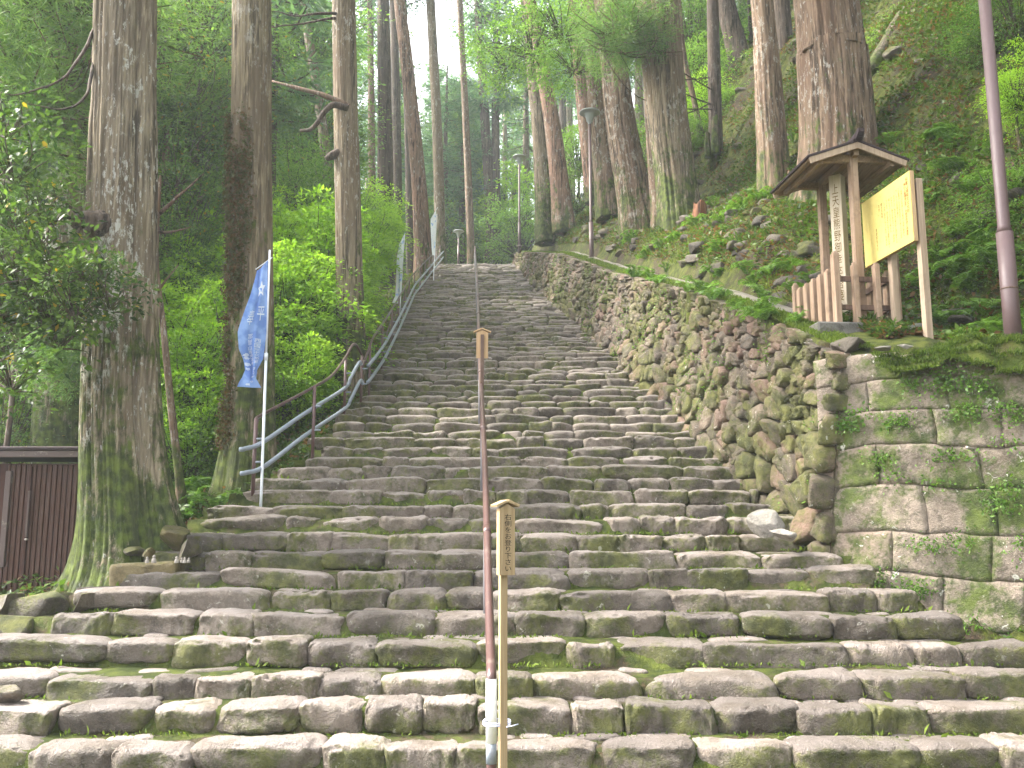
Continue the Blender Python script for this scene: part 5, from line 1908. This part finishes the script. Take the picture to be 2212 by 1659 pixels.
banner([(583, 579, 553), (640, 578, 544), (720, 576, 519), (756, 572, 518), (776, 569, 524), (800, 556, 530), (818, 554, 528), (838, 565, 517)],
       ((565, 1052), (583, 540)), 11.3, 'blue banner with white writing on a white pole in front of the ivy covered cedar', 'flag_blue',
       [('平', .27, .19, .30, .05, 'flag_white'), ('奉', .70, .20, .26, .055, 'flag_white'), ('西国三十三所第一番札所', .26, .34, .21, .46, 'flag_white'), ('那智山青岸渡寺', .56, .30, .21, .34, 'flag_white')],
       .085, [(.40, .12, .26, .04, 'star'), (.42, .90, .10, .012, 'ring'), (.80, .50, .17, .026, 'b'), (.82, .55, .16, .022, 'b'), (.82, .63, .17, .024, 'b'), (.84, .69, .15, .02, 'b'), (.6, .955, .13, .022, 'b'), (.35, .82, .22, .016, 'b')])
banner([(530, 872, 862), (560, 871, 858), (600, 869, 856), (640, 867, 854), (656, 866, 848)], ((862, 690), (874, 508)), 25.0,
       'pale blue and white banner on a white pole beside the side handrail', 'flag_pale', [('西国三十三所', .4, .45, .25, .40, 'flag_blue')], .06, [])
banner([(474, 942, 930), (500, 941, 931), (530, 940, 932), (552, 939, 934)], ((937, 590), (944, 462)), 36.5,
       'small far white and blue banner near the head of the steps', 'flag_pale', [], .05, [])


# ------------------------------------------------------------------ lamps
def lamp(base, top_z, r0, r1, label, sleeve=1.1, lean=(0, 0)):
    t = thing('street_lamp', base, label, 'lamp')
    H = top_z - base[2]
    k = r0 / .065
    MB().tube([(0, 0, -.3), (0, 0, sleeve)], r0, 20).build('sleeve', M['lamp_brown'], t, False)
    MB().tube([(0, 0, sleeve - .004), (0, 0, sleeve + .05 * k), (0, 0, H - .32)], [r0 * .98, r1, r1], 20).build('pole', M['lamp_brown'], t, False)
    MB().tube([(0, 0, .0), (0, 0, .03)], r0 * 2.1, 8).build('base_plate', M['concrete'], t, False)
    MB().tube([(0, 0, .56), (0, 0, .575)], r0 * 1.04, 20).build('band', M['wood_dark'], t, False)
    prof = [(.05, -.36), (.06, -.30), (.10, -.27), (.12, -.16), (.15, -.08), (.16, -.045), (.28, -.03), (.33, -.005), (.30, .03), (.18, .055), (.03, .07)]
    V, F, n = [], [], 28
    for r, z in prof:
        V += [(r * math.cos(a) * .95, r * math.sin(a) * .95, H + z - .05) for a in np.linspace(0, 2 * math.pi, n, endpoint=False)]
    F = [(i * n + j, i * n + (j + 1) % n, (i + 1) * n + (j + 1) % n, (i + 1) * n + j) for i in range(len(prof) - 1) for j in range(n)]
    c = 3 * n
    MB().add(V, F).build('lamp_head', M['lamp_grey'], t, False)
    return t


b = W(1278, 574, 26.0)
b[2] = float(wall_top(26.0)) + .02
lamp(b, W(1271, 240, 26.0)[2], .065, .045, 'brown lamp post with a round grey head on the path beside the rubble wall')
b = W(1122, 532, 40.0)
lamp(b, W(1121, 337, 40.0)[2], .065, .045, 'thin dark lamp post with round head farther up near the grey cedar')
b = W(990, 572, 50.0)
lamp(b, W(989, 498, 50.0)[2], .06, .04, 'small far lamp post standing beyond the topmost step')
b = W(2190, 742, 9.3)
lamp(b, b[2] + 4.9, .083, .062, 'tall thick brown lamp post close by at the right edge', 1.16)

# ------------------------------------------------------------------ notice board
a, c = W(1965, 368, 9.9), W(1862, 440, 10.97)
bot = W(1980, 520, 9.9)[2]
ax_u = unit(np.array((a[0] - c[0], a[1] - c[1], 0)))            # along the board, towards the camera
ax_n = np.array((-ax_u[1], ax_u[0], 0)) * 1.0
if ax_n[0] > 0:
    ax_n = -ax_n                                               # faces the steps
ctr = (a + c) / 2
ctr[2] = (a[2] + bot) / 2
bwid, bhei = np.linalg.norm((a - c)[:2]), a[2] - bot
nb = thing('notice_board', (ctr[0], ctr[1], tz(ctr[0], ctr[1])), 'yellow wooden notice board with columns of writing on two posts', 'notice board')
o3 = np.array(nb.location)
AX = [ax_u, ax_n, (0, 0, 1)]
MB().box(ctr - o3 - ax_n * .0245, (bwid, .047, bhei), AX, .004).build('board', M['wood_sign'], nb)
MB().box(ctr - o3 + ax_n * .003, (bwid - .004, .008, bhei - .004), AX).build('yellow_panel', M['yellow'], nb)
for s in (.455, -.12):
    p = ctr + ax_u * bwid * s - ax_n * .11
    gz = tz(p[0], p[1])
    z1 = ctr[2] - bhei * .5 + (bhei * .9)
    MB().box((p[0] - o3[0], p[1] - o3[1], (gz - .3 + z1) / 2 - o3[2]), (.085, .075, z1 - gz + .3), AX, .004).build('post', M['wood_pale'], nb)
cols = [('和歌山県指定文化財', .44, .07, .032, .50, 'ink_red'), ('亀山上皇御幸記念', .395, .13, .028, .33, 'ink_red'), ('木製卒塔婆と供養塔', .395, .51, .028, .37, 'ink_red'),
        ('熊野三山に参詣した上皇は、当地に参拝し', .33, .20, .020, .66, 'ink_brown'), ('この塔婆は、その行幸を記念して建てられたもの', .285, .15, .020, .72, 'ink_brown'), ('で、もとは石段の傍に', .245, .15, .020, .40, 'ink_brown'),
        ('ありました。現在の塔は後の世に建て替えられ', .20, .20, .020, .70, 'ink_brown'), ('たもので、高さは約五メートル、参詣の', .155, .20, .020, .66, 'ink_brown'), ('道しるべとして広く知られ', .11, .20, .020, .50, 'ink_brown'),
        ('ています。昔の姿を今に伝える貴重な史跡と', .065, .20, .020, .70, 'ink_brown'), ('して大切に保存されています。平成十年', .02, .20, .020, .66, 'ink_brown'),
        ('町の文化財', -.03, .20, .020, .22, 'ink_brown'), ('です。', -.08, .20, .020, .16, 'ink_brown'), ('熊野那智大社', -.15, .52, .022, .34, 'ink_brown')]
for body, uc, vt, w_, h_, m in cols:
    V, F = fit_text(body, w_ * 1.55, h_ * bhei)
    # the first column stands at the end nearest the camera
    uu = (uc + (.0 if uc > .35 else -.12 * (.35 - uc))) * 1.0
    Q = ctr - o3 + np.outer(uu * bwid + V[:, 0], ax_u) + np.outer(V[:, 1] + bhei * (.5 - vt), np.array((0, 0, 1))) + ax_n * .0085
    MB().add(Q, F).build('lettering', M[m], nb)

# ------------------------------------------------------------------ roofed pillar, fence, plinth
PF, PB = W(1862, 690, 10.75), W(1790, 690, 11.65)
RU = unit(np.array((PF[0] - PB[0], PF[1] - PB[1], 0)))          # along the ridge, towards the camera
RN = np.array((RU[1], -RU[0], 0))                              # to the right
if RN[0] < 0:
    RN = -RN
rc = (PF + PB) / 2
plz = 2.33 + EYE                                               # top of the plinth
pl = thing('stone_plinth', (rc[0], rc[1], plz - .25), 'weathered grey stone plinth under the little roofed shelter', 'plinth')
PA = [RU, RN, (0, 0, 1)]
for i in range(3):
    for s in (-1, 1):
        MB().box(RU * (.46 * (i - 1)) + RN * .32 * s + np.array((0, 0, .09 + R.uniform(-.01, .01))), (.455, .635, .42), PA, .018).build('slab', M['plinth'], pl)
sh = thing('shelter', (rc[0], rc[1], plz), 'little gabled wooden shelter with a dark roof behind the notice board', 'shelter')
so = np.array(sh.location)
ez = W(1755, 340, 10.55)[2] - so[2]                             # eave height
rzh = W(1855, 303, 10.55)[2] - so[2]                            # ridge height
hl = .60
for s, e in ((.44, .0), (-.46, .0)):
    MB().box(RU * s + np.array((0, 0, (ez + .16) / 2)), (.095, .095, ez + .16), PA, .006).build('post', M['wood_old'], sh)
    MB().box(RU * s + np.array((0, 0, ez + .06)), (.07, .88, .09), PA, .004).build('cross_beam', M['wood_eave'], sh)
MB().box(np.array((0, 0, rzh - .10)), (1.12, .07, .10), PA, .004).build('ridge_beam', M['wood_eave'], sh)
hw = .60
for s in (-1, 1):
    e = unit(RN * s * hw + np.array((0, 0, ez - rzh)))
    n = unit(np.cross(RU, e)) * (1 if np.cross(RU, e)[2] > 0 else -1)
    ln = math.hypot(hw, rzh - ez)
    mid_ = np.array((0, 0, rzh)) + e * ln / 2
    for k in range(4):                                          # underside boards
        MB().box(np.array((0, 0, rzh)) + e * (ln * (k + .5) / 4) - n * .012, (1.16, ln / 4 - .004, .022), [RU, e, n]).build('board', M['wood_eave'], sh)
    MB().box(mid_ + n * .016, (1.24, ln + .05, .03), [RU, e, n], .005).build('roof_sheet', M['roof_dark'], sh)
    for f in (-1, 1):                                           # barge boards on the gables
        MB().box(mid_ + RU * f * .595 - n * .03, (.03, ln + .01, .085), [RU, e, n], .003).build('barge_board', M['wood_pale'], sh)
    MB().box(np.array((0, 0, rzh)) + RN * s * hw * .74 + np.array((0, 0, (ez - rzh) * .74 - .07)), (1.1, .055, .07), PA, .003).build('purlin', M['wood_eave'], sh)
MB().box(np.array((0, 0, rzh + .045)), (1.30, .11, .07), PA, .015).build('ridge_cap', M['roof_dark'], sh)
mb = MB()
for i in range(7):
    q = i / 6
    mb.box(RU * (.60 + .10 * q) + np.array((0, 0, rzh + .05 + .05 * q * q)), (.05, .09 - .02 * q, .07 - .02 * q), PA)
mb.build('finial', M['roof_dark'], sh)
# inscribed pillar
pi_ = thing('inscribed_pillar', (rc[0] - RU[0] * .0, rc[1], plz), 'pale wooden pillar with brushed writing standing under the little roof', 'pillar')
ang = .75
pu = unit(RU * math.cos(ang) + RN * math.sin(ang))
pn = np.array((pu[1], -pu[0], 0))
if pn[1] > 0:
    pn = -pn
hp = ez + .02
MB().box((0, 0, hp / 2), (.15, .15, hp), [pu, pn, (0, 0, 1)], .006).build('shaft', M['wood_white'], pi_)
V, F = fit_text('上天皇熊野御幸卒塔婆', .085, hp * .72)
fn = -pu if pu[1] > 0 else pu
for nrm, side_ in ((pn, pu), ):
    right = np.cross(np.array((0, 0, 1.0)), -nrm) * -1
    right = np.array((-nrm[1], nrm[0], 0))
    Q = np.outer(V[:, 0], right) + np.outer(V[:, 1] + hp - .12, np.array((0, 0, 1))) + nrm * .0765
    MB().add(Q, F).build('lettering', M['ink_brown'], pi_)
# low picket fence round it
fe = thing('picket_fence', (rc[0], rc[1], plz + .02), 'low weathered picket fence of rounded slats round the little shelter', 'fence')
HW, HL_ = .36, .60


def picket(p, w, h, mat, name):
    mb = MB()
    mb.box((p[0], p[1], h / 2), (w, w * .7, h), PA, .006)
    mb.box((p[0], p[1], h + .012), (w * .62, w * .5, .03), PA, .008)
    return mb.build(name, M[mat], fe)


for sx, sy in ((-1, 1), (1, 1), (-1, -1), (1, -1)):
    picket(RN * HW * sx + RU * HL_ * sy, .10 if sy > 0 else .085, .86 if sy > 0 else .80, 'wood_old', 'corner_post')
for k in range(5):
    q = RU * (HL_ - .2 - .21 * k)
    for s in (-1, 1):
        picket(RN * HW * s + q, .10, .70, 'wood_old', 'slat')
for k in range(2):
    picket(RN * (-.12 + .26 * k) + RU * (HL_ - .02), .09, .74, 'wood_old', 'slat')
    picket(RN * (-.12 + .26 * k) - RU * (HL_ - .02), .075, .70, 'wood_old', 'slat')
for z in (.24, .58):
    for s in (-1, 1):
        MB().box(RN * (HW - .05) * s + np.array((0, 0, z)), (HL_ * 2, .03, .06), PA).build('cross_rail', M['wood_dark'], fe)
        MB().box(RU * (HL_ - .07) * s + np.array((0, 0, z)), (.03, HW * 2, .06), PA).build('cross_rail', M['wood_dark'], fe)

# ------------------------------------------------------------------ wooden shed
sx1, sy0 = -4.72, 10.35
gz = W(100, 1296, sy0)[2]
topz = W(100, 962, sy0)[2]
shd = thing('wooden_shed', (-5.75, 10.95, gz), 'dark red brown shed with a sliding door behind the mossy cedar', 'shed')
H = topz - gz
wd, dp = 2.1, 1.3
fy = sy0 - 10.95
MB().box((0, dp / 2 + fy + .03, H / 2 - .1), (wd, dp, H - .2)).build('body', M['wood_shed'], shd)
MB().box((0, dp / 2 + fy, H - .05), (wd + .24, dp + .34, .05), bev=.012).build('roof', M['roof_dark'], shd)
MB().box((0, fy - .14, H - .10), (wd + .24, .03, .09), bev=.006).build('fascia', M['shed_trim'], shd)


def shed_x(px):
    return W(px, 1200, sy0)[0] + 5.75


x = shed_x(6)
i = 0
while x < wd / 2 - .03:                                         # corrugated front sheets
    w_ = .026
    if not shed_x(52) < x < shed_x(56):
        MB().box((x, fy + (.012 if i % 2 else -.003), H * .44), (w_, .03, H * .86), bev=.005).build('slat', M['shed_metal'], shd)
    x += .0285
    i += 1
MB().box((shed_x(8), fy - .02, H * .52), (.06, .05, H * .62), bev=.004).build('door_post', M['shed_trim'], shd)
MB().box((shed_x(54), fy - .006, H * .43), (.03, .05, H * .86), bev=.004).build('door_edge', M['wood_shed'], shd)
bar = MB().box((shed_x(58), fy - .045, W(60, 1110, sy0)[2] - gz), (.022, .03, .50), bev=.004)
bar.build('latch_bar', M['shed_trim'], shd)
MB().tube([(shed_x(57), fy - .05, W(60, 1165, sy0)[2] - gz), (shed_x(57) + .04, fy - .09, W(60, 1165, sy0)[2] - gz)], .012, 8).build('latch_knob', M['bolt'], shd, False)
MB().box((0, fy - .01, .03), (wd, .06, .10), bev=.005).build('sill', M['wood_shed'], shd)

# ------------------------------------------------------------------ stone block with tiny figures
bl = W(305, 1240, 9.05)
tb = thing('stone_block', (bl[0], bl[1] + .2, bl[2]), 'squared mossy stone block at the foot of the big cedar', 'stone block')
P_, F_ = round_box(881, (12, 8, 6), 14.0, .03)
c_ = W(238, 1216, 9.0)
e_ = W(372, 1206, 9.0)
o = link('slab', mesh('slab', P_, F_, M['yellow_rock']), tb, (0, -.2, c_[2] - bl[2]))
o.scale = (e_[0] - c_[0] + .05, .42, .30)
o.rotation_euler = (0, 0, .08)
o.rotation_euler[1] = -.04
for k, (px, py, s) in enumerate(((318, 1206, .06), (333, 1204, .075), (382, 1203, .065), (393, 1206, .05), (400, 1197, .055), (408, 1205, .05))):
    p = W(px, py, 8.97 + .06 * (k % 2))
    f = thing('stone_figure', (p[0], p[1], c_[2] - .0), 'tiny grey stone figure standing on the squared mossy block', 'figurine', 'tiny stone figures on the squared block')
    prof = [(.30, 0), (.34, .12), (.30, .4), (.22, .55), (.15, .6)]
    V, F, n = [], [], 12
    for r, z in prof:
        V += [(r * s * math.cos(a), r * s * .8 * math.sin(a), z * s) for a in np.linspace(0, 2 * math.pi, n, endpoint=False)]
    F = [(i * n + j, i * n + (j + 1) % n, (i + 1) * n + (j + 1) % n, (i + 1) * n + j) for i in range(len(prof) - 1) for j in range(n)]
    MB().add(V, F).build('robe', M['figure'], f, False)
    prof = [(.03, .55), (.16, .6), (.21, .74), (.17, .9), (.03, .98)]
    V = []
    for r, z in prof:
        V += [(r * s * math.cos(a), r * s * math.sin(a), z * s) for a in np.linspace(0, 2 * math.pi, n, endpoint=False)]
    MB().add(V, F).build('head', M['figure'], f, False)

# ------------------------------------------------------------------ unseen cedars added behind and right of the viewer to block sky light
for x, y in ((-7, -9), (7, -8), (1.5, -15), (13, -12), (-9, -18), (14, 2), (16, -5), (19, 3), (5, -22), (18, 10), (22, 16)):
    far_tree(x, y, R.randrange(5), R.uniform(.85, 1.15), 'unseen cedars added to block sky light', 'tall unseen cedar added out of view to block sky light')

# ------------------------------------------------------------------ haze
if True:
    t = NT('haze_air')
    vp = t.n('ShaderNodeVolumePrincipled')
    vp.inputs['Color'].default_value = (.86, .93, 1.0, 1)
    vp.inputs['Density'].default_value = .0011
    vp.inputs['Anisotropy'].default_value = .2
    t.t.links.new(vp.outputs[0], t.out.inputs['Volume'])
    hz = MB().box((0, 150, 60), (220, 380, 126)).build('haze', t.m)
    tag(hz, 'thin pale forest haze', kind='stuff')
